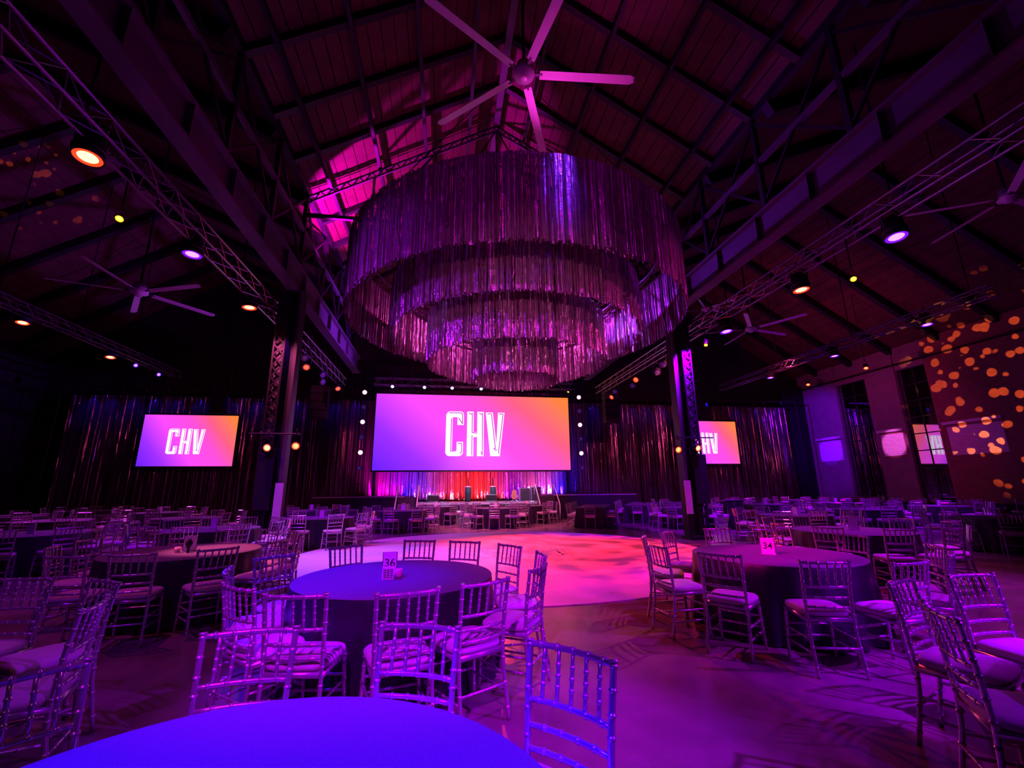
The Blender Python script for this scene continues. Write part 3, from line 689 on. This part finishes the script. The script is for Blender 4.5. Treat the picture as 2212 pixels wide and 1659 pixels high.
# lamps and added fills that rake the side curtains, the fringe and the roof
spot('beam_curtain_left', (TLX, 14.0, 6.4), (-11.5, 27, 2.0), (1.0, .08, .30), 420*P, 70, .7)
spot('beam_curtain_right', (TRX, 14.0, 6.3), (14.5, 27, 2.5), (1.0, .08, .30), 800*P, 70, .7)
spot('beam_fringe_left', (-4.0, 6.4, 5.6), (1.2, 10, 6.0), (0.40, .01, 1.0), 700*P, 60, .7)
spot('beam_fringe_right', (7.0, 6.4, 5.6), (2.4, 10, 5.8), (0.9, .03, .5), 330*P, 60, .7)
spot('fill_fringe_front', (1.0, -5.5, 2.3), (1.8, 11, 4.7), (1.0, .16, .62), 5600*P, 25, .9)  # unseen fill added low behind the camera to light the lower tiers
spot('fill_fringe_top', (1.5, -4.0, 8.6), (1.8, 7.5, 6.9), (0.72, .0, .9), 1300*P, 40, .8)  # unseen fill added to bring purple onto the top tier
spot('beam_fringe_blue', (2.0, 5.3, 9.8), (2.0, 6.7, 6.9), (0.14, .02, 1.0), 1500*P, 17, .8)
spot('fill_inner_fringe', (1.8, 10.6, 7.25), (1.8, 14.0, 6.5), (1.0, .08, .7), 420*P, 165, .6)  # fill added inside the rings to light the far inner fringe
spot('beam_roof_pink', (-4.0, 14.3, 8.5), (-2.9, 14.7, 12.0), (0.9, .0, .9), 4400*P, 92, .3)
spot('beam_roof_fan', (2.6, 9.6, 8.2), (2.8, 7.4, 11.5), (1.0, .03, .75), 420*P, 60, .9)
spot('beam_girder_left', (1.0, 18.5, 7.0), (NL, 18.5, 8.0), (.35, .02, 1.0), 5000*P, 66, .9)
spot('beam_girder_right', (1.6, 14.0, 7.6), (NR, 8.5, 7.9), (.30, .02, 1.0), 1600*P, 60, .9)
# patterned and plain wash on the right wall
DOTL = (-16.9, 17.6, 13.1)
spot('beam_dots_wall', (10.6, 11.0, 5.2), (WX, 14.4, 6.2), GOBO, 17000*P, 42, .35, .01, gobo='dots', scale=27.0, contrast=(0.32, 0.37))
spot('beam_dots_left', (-6.5, 8.0, 5.4), DOTL, GOBO, 12000*P, 17, .3, .01, gobo='dots', scale=36.0, contrast=(0.28, 0.33))
spot('beam_wall_violet', (18.5, 23.4, 7.2), (WX, 26.2, 4.6), (.16, .0, 1.0), 2200*P, 56, .6)
spot('beam_panel_violet', (19.0, 23.0, 6.9), (WX, 25.9, 3.8), (.12, .0, 1.0), 3600*P, 13, .3)
spot('beam_panel_pink', (19.0, 19.0, 6.9), (WX, 21.6, 3.85), (1.0, .12, .9), 2600*P, 11, .3)
spot('beam_wall_plum', (17.6, 18.5, 7.2), (WX, 21.5, 4.0), (.9, .02, .55), 420*P, 70, .8)
spot('beam_aisle_roof', (17.0, 19.0, 6.6), (22.5, 21.5, 11.5), (1.0, .05, .25), 500*P, 110, .9)

# ------------------------------------------------------------------ ceiling fans
def fan(loc, rad, a0, zc, label, n=5):
    t = thing('ceiling_fan', label, 'fan', loc, group='large ceiling fans')
    MB().lathe([(.05, .30), (.16, .28), (.20, .12), (.24, .08), (.24, -.04), (.12, -.08), (.10, -.14), (.05, -.15)], 24).build('hub', 'fan', t, True)
    MB().tube([(0, 0, .28), (0, 0, zc-loc[2])], .035, 8).build('downrod', 'steel', t)
    for k in range(n):
        a = R(a0)+2*pi*k/n; c, s = cos(a), sin(a); px, py = -s, c
        mb = MB(); w = .095*rad/2.4
        v = []
        for r_, ww in ((.36, w*.9), (rad*.96, w), (rad, w*.55)):
            for sd, dz in ((-1, .012), (1, -.012)):
                for th in (-.008, .008): v.append((c*r_+px*ww*sd, s*r_+py*ww*sd, dz*1.6+th))
        mb.v = v
        for i in (0, 1):
            b = i*4; mb.f += [(b, b+2, b+6, b+4), (b+1, b+5, b+7, b+3), (b, b+4, b+5, b+1), (b+2, b+3, b+7, b+6)]
        mb.f += [(0, 1, 3, 2), (8, 10, 11, 9)]
        bl_ = mb.build('blade', 'fan', t)
        MB().bar((c*.2, s*.2, 0), (c*.42, s*.42, 0), .07, .02).build('blade_holder', 'steel', bl_)
    return t
fan((1.54, 7.74, 10.7), 2.55, -5, ZR-.3, 'large five blade ceiling fan above the chandelier')
fan((-9.55, 14.0, 7.6), 2.2, -19, 13.0, 'five blade ceiling fan hanging in the left aisle')
fan((13.4, 16.4, 8.4), 2.2, 12, 13.2, 'ceiling fan in the right aisle, nearest the right column')
fan((16.5, 8.9, 9.9), 2.5, 8, 14.5, 'ceiling fan at the upper right, nearest the camera')
fan((14.2, 20.6, 11.2), 1.6, 10, 13.6, 'small far ceiling fan above the others in the right aisle')

# ------------------------------------------------------------------ chairs
def pole(a, b, r, knots, n=8, mid=None):
    """bamboo turned pole from a to b with knuckle rings at parameters knots"""
    A = Vector(a); B = Vector(b); L = (B-A).length; pts = []; rad = []
    ts = [(0, r)]
    for k in knots:
        e = .0038/L
        ts += [(k-3*e, r), (k-1.6*e, r), (k-e, r*1.34), (k+e, r*1.34), (k+1.6*e, r), (k+3*e, r)]
    ts.append((1, r)); ts.sort()
    for t, q in ts:
        p = A.lerp(B, t)
        if mid: p = p + Vector(mid)*(4*t*(1-t))
        pts.append(p); rad.append(q)
    return MB().tube(pts, rad, n)
def poly_pole(chain, r, knots, n=8):
    """pole along several points with knots given per segment"""
    pts = []; rad = []
    for i in range(len(chain)-1):
        A = Vector(chain[i]); B = Vector(chain[i+1]); L = (B-A).length; ts = [(0, r)]
        for k in knots[i]:
            e = .0038/L; ts += [(k-3*e, r), (k-1.6*e, r), (k-e, r*1.28), (k+e, r*1.28), (k+1.6*e, r), (k+3*e, r)]
        if i == len(chain)-2: ts += [(1-.012/L, r), (1-.01/L, r*1.3), (1, r*1.25)]
        for t, q in ts: pts.append(A.lerp(B, t)); rad.append(q)
    return MB().tube(pts, rad, n)

def cushion_mesh():
    mb = MB(); prof = [(.0, .455), (.93, .455), (1.0, .466), (1.02, .482), (1.0, .496), (.92, .510), (.6, .520), (.02, .522)]
    n = 32; k0 = 0
    def sq(a):
        c, s = cos(a), sin(a); p = 5.0; m_ = (abs(c)**p+abs(s)**p)**(-1/p); return c*m_, s*m_
    for r_, z in prof:
        for k in range(n):
            x, y = sq(2*pi*k/n); w = .205 + .012*(y if y > 0 else 0); mb.v.append((x*r_*w, y*r_*.205, z))
    for i in range(len(prof)-1):
        for k in range(n):
            a = i*n+k; b = i*n+(k+1) % n; mb.f.append((a, b, b+n, a+n))
    mb.f.append(tuple(range((len(prof)-1)*n, len(prof)*n)))
    return mb.mesh('cushion', True)

REAR = lambda s: [(s*.195, -.255, 0), (s*.188, -.205, .30), (s*.186, -.195, .46), (s*.192, -.215, .70), (s*.200, -.250, .925)]
def make_chair_full():
    ms = []
    def add(mb, n, m='chair', lbl=None): ms.append((n, mb if isinstance(mb, bpy.types.Mesh) else mb.mesh(n, True), m))
    for s in (-1, 1):
        add(poly_pole(REAR(s), .0142, [[.25, .75], [.5], [.1, .5, .9], [.2, .55, .9]]), 'rear_post')
        add(poly_pole([(s*.205, .205, 0), (s*.190, .178, .44)], .0140, [[.2, .42, .62, .85]]), 'leg')
        for z, nk in ((.17, 3), (.275, 2)):
            add(pole((s*.199, .19, z), (s*.19, -.225+.05*z, z), .0095, [.25, .5, .75], 6), 'stretcher')
    for z in (.20, .30): add(pole((-.195, .195, z), (.195, .195, z), .0095, [.25, .5, .75], 6), 'stretcher')
    add(pole((-.19, -.225, .22), (.19, -.225, .22), .0095, [.25, .5, .75], 6), 'stretcher')
    add(MB().box(-.20, .20, -.205, .20, .42, .452), 'seat_frame')
    add(cushion_mesh(), 'cushion', 'cushion')
    add(pole((-.200, -.248, .905), (.200, -.248, .905), .0132, [.12, .31, .5, .69, .88], 8, (0, -.03, 0)), 'top_rail')
    add(pole((-.192, -.216, .705), (.192, -.216, .705), .0115, [.12, .31, .5, .69, .88], 8, (0, -.028, 0)), 'back_rail')
    for z, y in ((.615, -.207), (.535, -.200)): add(pole((-.19, y, z), (.19, y, z), .0115, [.2, .4, .6, .8], 8, (0, -.022, 0)), 'back_rung')
    for k in range(5):
        x = (k-2)*.066; t = (x+.2)/.4; bow = 4*t*(1-t)
        add(pole((x, -.216-.028*bow, .705), (x, -.248-.03*bow, .905), .0085, [.3, .5, .7], 6), 'spindle')
    return ms
def make_chair_mid():
    ms = []; add = lambda mb, n, m='chair': ms.append((n, mb.mesh(n, False), m))
    for s in (-1, 1):
        add(MB().tube(REAR(s), .016, 5), 'rear_post'); add(MB().tube([(s*.205, .205, 0), (s*.19, .178, .44)], .016, 5), 'leg')
    b = MB()
    for z, y in ((.905, -.25), (.705, -.222), (.615, -.212), (.535, -.205)):
        b.tube([(-.195, y, z), (0, y-.028, z), (.195, y, z)], .0135, 5)
    for k in range(5): b.tube([((k-2)*.066, -.245, .705), ((k-2)*.066, -.275, .905)], .009, 4)
    add(b, 'backrest')
    st_ = MB()
    for s in (-1, 1):
        for z in (.17, .275): st_.tube([(s*.199, .19, z), (s*.19, -.22, z)], .0095, 4)
    for y, z in ((.195, .2), (.195, .3), (-.225, .22)): st_.tube([(-.19, y, z), (.19, y, z)], .0095, 4)
    add(st_, 'stretcher_frame')
    add(MB().box(-.20, .20, -.205, .20, .42, .452), 'seat_frame')
    ms.append(('cushion', CUSH, 'cushion'))
    return ms
def make_chair_far():
    b = MB()
    for s in (-1, 1):
        b.tube(REAR(s), .018, 4); b.tube([(s*.205, .205, 0), (s*.19, .178, .44)], .018, 4)
        b.tube([(s*.199, .19, .2), (s*.19, -.22, .2)], .012, 4)
    for z, y in ((.905, -.25), (.705, -.222), (.615, -.212), (.535, -.205)): b.tube([(-.195, y, z), (0, y-.028, z), (.195, y, z)], .015, 4)
    for k in range(5): b.tube([((k-2)*.066, -.245, .705), ((k-2)*.066, -.275, .905)], .010, 4)
    b.box(-.2, .2, -.2, .2, .42, .45)
    nf = len(b.f); b.box(-.205, .205, -.205, .21, .45, .515)
    me = b.mesh('chair_far'); me.materials.append(M['chair']); me.materials.append(M['cushion'])
    for p in me.polygons:
        if p.index >= nf: p.material_index = 1
    return me
FULL = make_chair_full(); CUSH = [m for n, m, k in FULL if n == 'cushion'][0]; MID = make_chair_mid(); FAR = make_chair_far()
chair_count = 0
def chair(x, y, face, label, group):
    """x, y = middle of the top rail; face = direction (radians) the sitter looks"""
    global chair_count
    px, py = x+.25*cos(face), y+.25*sin(face)
    if not (in_frame((px, py, .9)) or in_frame((px, py, .45)) or in_frame((px, py, 0.05))): return None
    d = hypot(px, py); rz = face-pi/2; chair_count += 1
    if d > 17.5:
        o = bpy.data.objects.new('chiavari_chair', FAR); COL.objects.link(o); o.location = (px, py, 0.002); o.rotation_euler = (0, 0, rz)
        return tag(o, label, 'chair', group)
    t = thing('chiavari_chair', label, 'chair', (px, py, 0.002), rz, group)
    for n, me, m in (FULL if d < 9.3 else MID): obj(n, me, m, t)
    return t

# ------------------------------------------------------------------ tables
def cloth_skirt(r_, h, seed, folds=22, amp=.035):
    rnd = random.Random(seed); n = 132; mb = MB(); ph = [rnd.uniform(0, 6.28) for _ in range(3)]
    zs = [h-.006, h-.03, h-.12, h*.6, h*.3, .012]
    for zi, z in enumerate(zs):
        t = (h-z)/h
        for k in range(n):
            a = 2*pi*k/n; f = sin(folds*a+ph[0]+.8*sin(3*a+ph[1]))*amp*t*1.2+sin(7*a+ph[2])*.02*t
            rad = r_+.002+.05*t+f if zi else r_-.004
            mb.v.append((rad*cos(a), rad*sin(a), z))
    for i in range(len(zs)-1):
        for k in range(n):
            a = i*n+k; b = i*n+(k+1) % n; mb.f.append((a, a+n, b+n, b))
    return mb.mesh('cloth_skirt', True)
SKIRTS = [cloth_skirt(.915, .76, s) for s in (1, 2, 3)]
TOPM = MB().lathe([(.905, .752), (.916, .756), (.912, .7625), (.02, .763)], 96).mesh('cloth_top', False)
BOARD = MB().lathe([(.89, .715), (.90, .72), (.90, .745), (.89, .75)], 48).mesh('tabletop')
LEGM = MB().tube([(0, 0, .01), (0, 0, .715)], .03, 8).mesh('table_leg')
def round_table(i, x, y, label):
    t = thing('round_table', label, 'table', (x, y, 0), random.uniform(0, 6), 'round banquet tables')
    obj('tabletop', BOARD, 'tabletop', t); obj('cloth_top', TOPM, 'cloth', t); obj('cloth_skirt', SKIRTS[i % 3], 'skirt', t)
    for k in range(4):
        a = pi/4+k*pi/2; obj('table_leg', LEGM, 'steel', t, (.6*cos(a), .6*sin(a), 0))
    return t
def text_mesh(s, size):
    c = bpy.data.curves.new('digits', 'FONT'); c.body = s; c.size = size; c.align_x = 'CENTER'; c.align_y = 'CENTER'; c.extrude = .0008; c.offset = .0009
    o = bpy.data.objects.new('tmp', c); COL.objects.link(o); dg = bpy.context.evaluated_depsgraph_get()
    me = bpy.data.meshes.new_from_object(o.evaluated_get(dg)); bpy.data.objects.remove(o); return me
def table_sign(x, y, rz, number, label, w=.125, h=.18):
    t = thing('table_sign', label, 'sign', (x, y, .7645), rz, 'table number signs')
    MB().box(-w/2-.004, w/2+.004, -.004, .004, .008, h+.008).build('acrylic_sleeve', 'acrylic', t)
    MB().box(-w/2-.006, w/2+.006, -.035, .035, 0, .008).build('foot', 'acrylic', t)
    MB().box(-w/2+.002, w/2-.002, -.0062, -.0045, .012, h+.002).build('card', 'card', t)
    for s in (-1, 1): MB().box(s*(w/2+.001)-.003, s*(w/2+.001)+.003, -.007, -.0045, .008, h+.006).build('card_border', 'ink', t)
    if number:
        o = obj('digits', text_mesh(number, .105), 'ink', t, (0, -.0072, h*.52)); o.rotation_euler = (pi/2, 0, 0)
    return t
def votive(x, y, label):
    t = thing('votive_holder', label, 'candle holder', (x, y, .7645), 0, 'votive holders')
    MB().lathe([(.030, 0), (.034, .004), (.036, .07), (.033, .07), (.031, .012), (.004, .010)], 16).build('glass_cup', 'votive', t, True)
    MB().lathe([(.024, .012), (.024, .034), (.003, .036)], 14).build('candle', 'card', t, True)
    return t

def seat_labels(angles):
    """unique clock hours, twelve towards the stage"""
    used = {}; out = []
    for a in angles:
        hr = int(round(((90-math.degrees(a)) % 360)/30.0)) % 12
        for k in range(12):
            for c in ((hr+k) % 12, (hr-k) % 12):
                if c not in used: break
            if c not in used: break
        used[c] = 1; out.append(NUM[c])
    return out
def ring(cx, cy, n, a0, rad=1.46, skip=(), seed=0):
    rnd = random.Random(seed); out = []
    for k in range(n):
        if k in skip: continue
        a = R(a0)+2*pi*k/n+rnd.uniform(-.05, .05); q = rad+rnd.uniform(-.06, .09)
        out.append((cx+q*cos(a), cy+q*sin(a), a+pi+rnd.uniform(-.14, .14)))
    return out
def seat(i, cx, cy, desc, chairs):
    hrs = seat_labels([atan2(y-cy, x-cx) for x, y, f in chairs])
    for (x, y, f), h in zip(chairs, hrs): chair(x, y, f, 'silver chair at %s o\'clock of %s' % (h, desc), 'chairs at %s' % desc)
def face(cx, cy, pts): return [(x, y, (atan2(cy-y, cx-x) if len(p) < 3 else R(p[2]))) for p in pts for x, y in [p[:2]]]

near = [
 (-.54, 1.16, 'the blue lit table nearest the camera', 'blue lit round table nearest the camera',
  [(-1.51, 2.01, -40), (-.89, 2.44, -85), (-.10, 2.38, -112), (.53, 1.93, -138), ]),
 (-3.35, 2.71, 'the dark table at the lower left edge', 'dark round table at the lower left edge',
  [(-3.18, 4.14, -95), (-2.49, 3.91, -124), (-2.06, 3.19, 198), (-1.95, 2.45, 172), (-3.95, 4.05, -66), (-4.5, 3.6, -38)]),
 (3.83, 1.40, 'the table at the lower right corner', 'round table at the lower right corner',
  [(3.14, 2.78, -67), (3.86, 2.88, -89), (2.63, 2.15, -34), (4.6, 2.7, -120)]),
 (-.43, 4.58, 'the number thirty-six table', 'dark round table with the number thirty-six sign',
  [(-1.12, 5.64, -50), (-.29, 6.02, -106), (.28, 5.78, -116), (.78, 5.30, -148), (.99, 4.55, 180), (.81, 3.84, 148), (.32, 3.34, 120), (-.21, 3.13, 106), (-.92, 3.18, 81), (-1.4, 3.51, 50), (-1.76, 4.19, 18), (-1.67, 4.95, -40)]),
 (3.98, 5.04, 'the number thirty-four table', 'dark round table with the number thirty-four sign',
  [(2.70, 4.18, 39), (3.33, 3.60, 75), (2.41, 4.91, 6), (2.66, 5.75, -28), (3.27, 6.28, -52), (4.28, 6.60, -95), (4.92, 6.29, -105), (5.44, 5.36, 190), (5.31, 4.23, 150), (4.0, 3.42, 96), (4.85, 3.75, 124)]),
 (-3.49, 6.92, 'the pink topped table left of number thirty-six', 'pink topped round table left of number thirty-six',
  [(-2.35, 7.74, -149), (-2.93, 8.28, -110), (-2.15, 6.45, 163), (-2.55, 5.75, 130), (-3.25, 5.45, 102), (-3.88, 5.45, 88), (-4.68, 6.35, 18), (-4.9, 7.22, -10), (-3.6, 8.42, -84), (-4.4, 8.05, -52), (-2.05, 7.1, 190)]),
 (7.40, 7.28, 'the table right behind number thirty-four', 'dark round table right behind number thirty-four',
  [(6.76, 5.85, 70), (6.02, 6.35, 34), (5.85, 7.15, 2), (6.15, 8.1, -36), (6.9, 8.75, -70), (7.7, 8.8, -100), (8.5, 8.3, -140), (9.0, 7.7, -163), (8.95, 6.79, 164), (8.3, 6.05, 128), (7.6, 5.75, 96)]),
]
ti = 0
for cx, cy, d, lab, cs in near:
    round_table(ti, cx, cy, lab); ti += 1
    seat(ti, cx, cy, d, face(cx, cy, cs))

far = [  # x, y, descriptor, chairs, sign kind
 (-8.15, 10.45, 'the far left table with the blue sign', 11), (-4.95, 10.75, 'the table behind the pink topped one', 11),
 (-3.55, 14.0, 'the table left of the dance floor', 11), (-7.8, 15.3, 'the violet table left of the left column', 10),
 (-11.2, 15.0, 'the table below the left screen, nearest', 10), (-10.9, 19.4, 'the pale topped table below the left screen', 10),
 (-5.4, 19.6, 'the table before the left stage wing', 9), (-14.6, 17.8, 'the table at the far left edge', 9),
 (-1.55, 17.75, 'the left table beyond the dance floor', 9), (-.35, 21.0, 'the small far table by the left steps', 8),
 (2.15, 18.75, 'the middle table beyond the dance floor', 10), (3.85, 20.75, 'the far table by the right steps', 8),
 (9.55, 16.6, 'the table in front of the right column', 10), (9.9, 11.5, 'the glinting table beyond number thirty-four', 11),
 (13.7, 9.2, 'the dark table at the right edge', 10), (14.4, 13.4, 'the blue table in the right aisle', 11),
 (19.0, 14.7, 'the bright violet table in the right aisle', 11), (14.3, 18.2, 'the table below the right screen', 10),
 (18.6, 18.9, 'the table under the middle right lamp', 10), (22.6, 19.3, 'the table by the brick panel', 10),
 (16.2, 22.8, 'the back table below the right screen', 9), (20.6, 23.2, 'the back table by the violet pier', 9),
 (12.2, 21.6, 'the back table beside the long tables', 9), (23.6, 15.6, 'the table under the dotted wall', 9),
 (24.0, 23.3, 'the last table in the right corner', 8), (-15.2, 22.0, 'the back table in the left corner', 8),
]
for j, (cx, cy, d, n) in enumerate(far):
    round_table(ti, cx, cy, 'cloth covered round table: ' + d); ti += 1
    seat(ti, cx, cy, d, ring(cx, cy, n, 17*j % 40, seed=50+j))

# long rectangular tables to the right of the stage front
def long_table(cx, cy, ang, L, W, desc, n):
    t = thing('long_table', desc[0].upper()[:0]+desc+' under a dark cloth', 'table', (cx, cy, 0), ang, 'long banquet tables')
    mb = MB(); h = .76; fl_ = .07
    top = [(-W/2, -L/2), (W/2, -L/2), (W/2, L/2), (-W/2, L/2)]
    MB().box(-W/2, W/2, -L/2, L/2, h-.01, h).build('cloth_top', 'cloth', t)
    pts_t = []; pts_b = []
    seg = 10
    for k in range(4):
        a = Vector(top[k]); b = Vector(top[(k+1) % 4])
        for s in range(seg):
            p = a.lerp(b, s/seg); pts_t.append((p.x, p.y)); o = 1+fl_+.02*sin(s*2.5+k); corner = 1.09 if s == 0 else 1.0
            pts_b.append((p.x*(1+.10/W*2*.5)*corner, p.y*(1+.06/L)*((corner-1)*.4+1)))
    m_ = len(pts_t); mb.v = [(x, y, h-.004) for x, y in pts_t]+[(x, y, .015) for x, y in pts_b]
    for k in range(m_): j = (k+1) % m_; mb.f.append((k, m_+k, m_+j, j))
    mb.build('cloth_skirt', 'skirt', t)
    MB().box(-W/2+.03, W/2-.03, -L/2+.03, L/2-.03, h-.045, h-.012).build('tabletop', 'tabletop', t)
    for s, nm in ((-1, 'left'), (1, 'right')):
        for k in range(n):
            ly = -L/2+.35+(L-.7)*k/(n-1); lx = s*(W/2+.42); ca, sa = cos(ang), sin(ang)
            chair(cx+lx*ca-ly*sa, cy+lx*sa+ly*ca, ang+(pi if s > 0 else 0), 'silver chair on the %s side of %s, %s from the near end' % (nm, desc, ORD[k]), 'chairs at %s' % desc)
    ca, sa = cos(ang), sin(ang); ly = -L/2-.4
    chair(cx-ly*sa, cy+ly*ca, ang+pi/2, 'silver chair at the near end of %s' % desc, 'chairs at %s' % desc)
long_table(6.55, 18.9, R(-24), 3.7, 1.15, 'the nearer long table', 7)
long_table(9.4, 20.6, R(-27), 3.7, 1.15, 'the farther long table', 6)

# table dressing
table_sign(-.50, 4.62, R(4), '36', 'acrylic table sign reading thirty-six', .13, .20)
votive(-.40, 4.50, 'small votive glass beside the thirty-six sign')
mc = thing('menu_box', 'small pink menu box in front of the thirty-six sign', 'box', (-.49, 4.42, .7645), R(8))
MB().box(-.052, .052, -.05, .05, 0, .10).build('box_body', 'card', mc)
for k in range(5):
    for j in range(3): MB().box(-.042+j*.03, -.018+j*.03, -.0516, -.0502, .014+k*.016, .022+k*.016).build('print_line', 'ink', mc)
table_sign(3.90, 5.02, R(-38), '34', 'acrylic table sign reading thirty-four', .15, .18)
votive(4.02, 5.10, 'small dark votive glass beside the thirty-four sign')
table_sign(-3.41, 6.85, R(24), None, 'menu card stand on the pink topped table', .15, .20)
votive(-3.52, 6.78, 'small votive glass on the pink topped table')
vz = thing('bud_vase', 'dark bud vase before the menu card on the pink topped table', 'vase', (-3.37, 6.74, .7645))
MB().lathe([(.012, 0), (.02, .004), (.012, .04), (.035, .09), (.045, .13), (.02, .16), (.022, .175)], 16).build('vase_body', 'ink', vz, True)
for j, (cx, cy, d, n) in enumerate(far):
    if j in (20, 21, 22, 24, 25): continue
    table_sign(cx+.02, cy-.03, R(-14), None, 'card stand on ' + d, .14, .2)
table_sign(7.43, 7.25, R(-44), None, 'card stand on the table right behind number thirty-four', .15, .2)

# ------------------------------------------------------------------ things on the stage and hung speakers
def monitor(x, y, z, label):
    t = thing('stage_monitor', label, 'speaker', (x, y, z), 0, 'wedge monitors')
    MB().prism([(-.3, 0), (.3, 0), (.3, .35), (-.3, .35)], 0, .3).build('cabinet', 'black', t)
    g = MB(); g.v = [(-.28, -.02, .03), (.28, -.02, .03), (.28, .16, .40), (-.28, .16, .40), (-.28, .02, .03), (.28, .02, .03), (.28, .2, .40), (-.28, .2, .40)]
    g.f = [(0, 1, 2, 3), (7, 6, 5, 4), (0, 4, 5, 1), (1, 5, 6, 2), (2, 6, 7, 3), (3, 7, 4, 0)]; g.build('grille', 'green', t)
monitor(-.55, 23.05, .862, 'black wedge monitor on the stage edge, left one')
monitor(2.45, 23.05, .862, 'black wedge monitor on the stage edge, right one')
def drum(x, y, z, label):
    t = thing('conga_drum', label, 'drum', (x, y, z), 0, 'conga drums')
    MB().lathe([(.12, .0), (.13, .1), (.17, .35), (.185, .5), (.15, .78), (.14, .8)], 20).build('shell', 'green', t, True)
    MB().lathe([(.155, .77), (.16, .79), (.15, .805), (.02, .808)], 20).build('drum_head', 'card', t, True)
    MB().lathe([(.162, .74), (.168, .745), (.168, .77), (.158, .772)], 20).build('rim', 'alu', t, True)
    MB().tube([(0, 0, .8), (0, 0, 1.25)], .03, 8).build('microphone', 'black', t)
drum(1.30, 24.2, .862, 'dark green drum at centre stage, left one'); drum(2.65, 24.2, .862, 'dark green drum at centre stage, right one')
def amp(x, y, z, h, label):
    t = thing('amplifier', label, 'amplifier', (x, y, z), 0, 'amplifiers')
    MB().box(-.28, .28, 0, .3, 0, h).build('cabinet', 'amp', t); MB().box(-.25, .25, -.015, 0, .05, h-.14).build('grille_cloth', 'stage', t)
    MB().box(-.25, .25, -.012, 0, h-.11, h-.03).build('control_strip', 'alu', t)
    MB().tube([(-.08, .15, h), (-.07, .15, h+.04), (.07, .15, h+.04), (.08, .15, h)], .012, 6).build('carry_handle', 'black', t)
amp(4.35, 23.8, .862, .7, 'blue grey amplifier on stage, left of the pair'); amp(4.98, 23.8, .862, .75, 'blue grey amplifier on stage, right of the pair')
g = thing('guitar', 'guitar on a stand on the stage', 'guitar', (3.75, 23.7, .862))
MB().lathe([(.02, -.03), (.17, -.028), (.175, .028), (.02, .03)], 20, T=Matrix.Translation((0, 0, .28)) @ Matrix.Rotation(R(80), 4, 'X')).build('body', 'wood', g)
MB().lathe([(.02, -.03), (.125, -.028), (.13, .028), (.02, .03)], 20, T=Matrix.Translation((0, .03, .48)) @ Matrix.Rotation(R(80), 4, 'X')).build('upper_bout', 'wood', g)
MB().bar((0, .03, .5), (0, .14, 1.05), .05, .025).build('neck', 'black', g)
MB().tube([(-.2, -.12, 0), (0, .02, .12), (.2, -.12, 0)], .015, 6).build('stand', 'white', g)
def line_array(x, y, z1, n, label):
    t = thing('line_array_speaker', label, 'speaker', (x, y, z1), 0, 'hanging speakers')
    for k in range(n):
        w = .42; c = MB().box(-w, w, 0, .5, -.42*(k+1)+.02, -.42*k).build('speaker_box', 'black', t)
        MB().box(-w+.04, w-.04, -.012, 0, -.42*(k+1)+.05, -.42*k-.03).build('grille', 'stage', c)
    MB().bar((0, .25, 0), (0, .25, 5.02), .06, .06).build('hanging_bar', 'steel', t)
line_array(-6.35, 22.5, 6.7, 4, 'black line array speaker hanging left of the main screen')
line_array(9.15, 22.5, 6.7, 4, 'black line array speaker hanging right of the main screen')
for x, nm in ((-8.9-3.9, 'left'), (17.1, 'right')):
    tag(MB().box(x-.35, x+.35, 26.2, 26.5, 5.8, 7.4).build('projector_mount', 'black'), 'black box hanging above the %s side screen' % nm, 'speaker', 'boxes above the side screens')
ck = thing('cocktail_table', 'tall dark draped cocktail table right of the right column', 'table', (10.9, 15.5, 0))
MB().lathe([(.34, .015), (.22, .5), (.30, 1.0), (.385, 1.05)], 24).build('cloth_drape', 'skirt', ck, True)
MB().lathe([(.38, 1.05), (.39, 1.058), (.385, 1.07), (.02, 1.071)], 32).build('cloth_top', 'cloth', ck)
# dance floor graphic
gd = thing('floor_graphic', 'pale outlined letters printed on the white dance floor', 'floor graphic', (2.08, 11.36, .0142))
def floor_outline(name, loops):
    k = 1.72/390.0; mb = MB()
    for ps in loops:
        st2 = MB(); stroke(st2, [((x-1127)*k, (610-z)*k) for x, z in ps], .07, 0, .0012)
        n0 = len(mb.v); mb.v += [(x, z, y) for x, y, z in st2.v]; mb.f += [tuple(n0+i for i in reversed(f)) for f in st2.f]
    mb.build(name, 'decal', gd)
floor_outline('letter_c', [[(1024, 535), (1024, 440), (1000, 415), (895, 415), (870, 445), (870, 780), (890, 805), (1000, 805), (1020, 780), (1020, 682), (965, 682), (965, 757), (926, 757), (926, 466), (968, 466), (968, 535), (1024, 535)]])
floor_outline('letter_h', [[(1053, 415), (1110, 415), (1110, 596), (1142, 596), (1142, 415), (1200, 415), (1200, 805), (1142, 805), (1142, 640), (1110, 640), (1110, 805), (1053, 805), (1053, 415)]])
floor_outline('letter_v', [[(1217, 420), (1280, 420), (1303, 700), (1327, 420), (1385, 420), (1342, 805), (1258, 805), (1217, 420)], [(1240, 440), (1300, 780), (1360, 440)]])
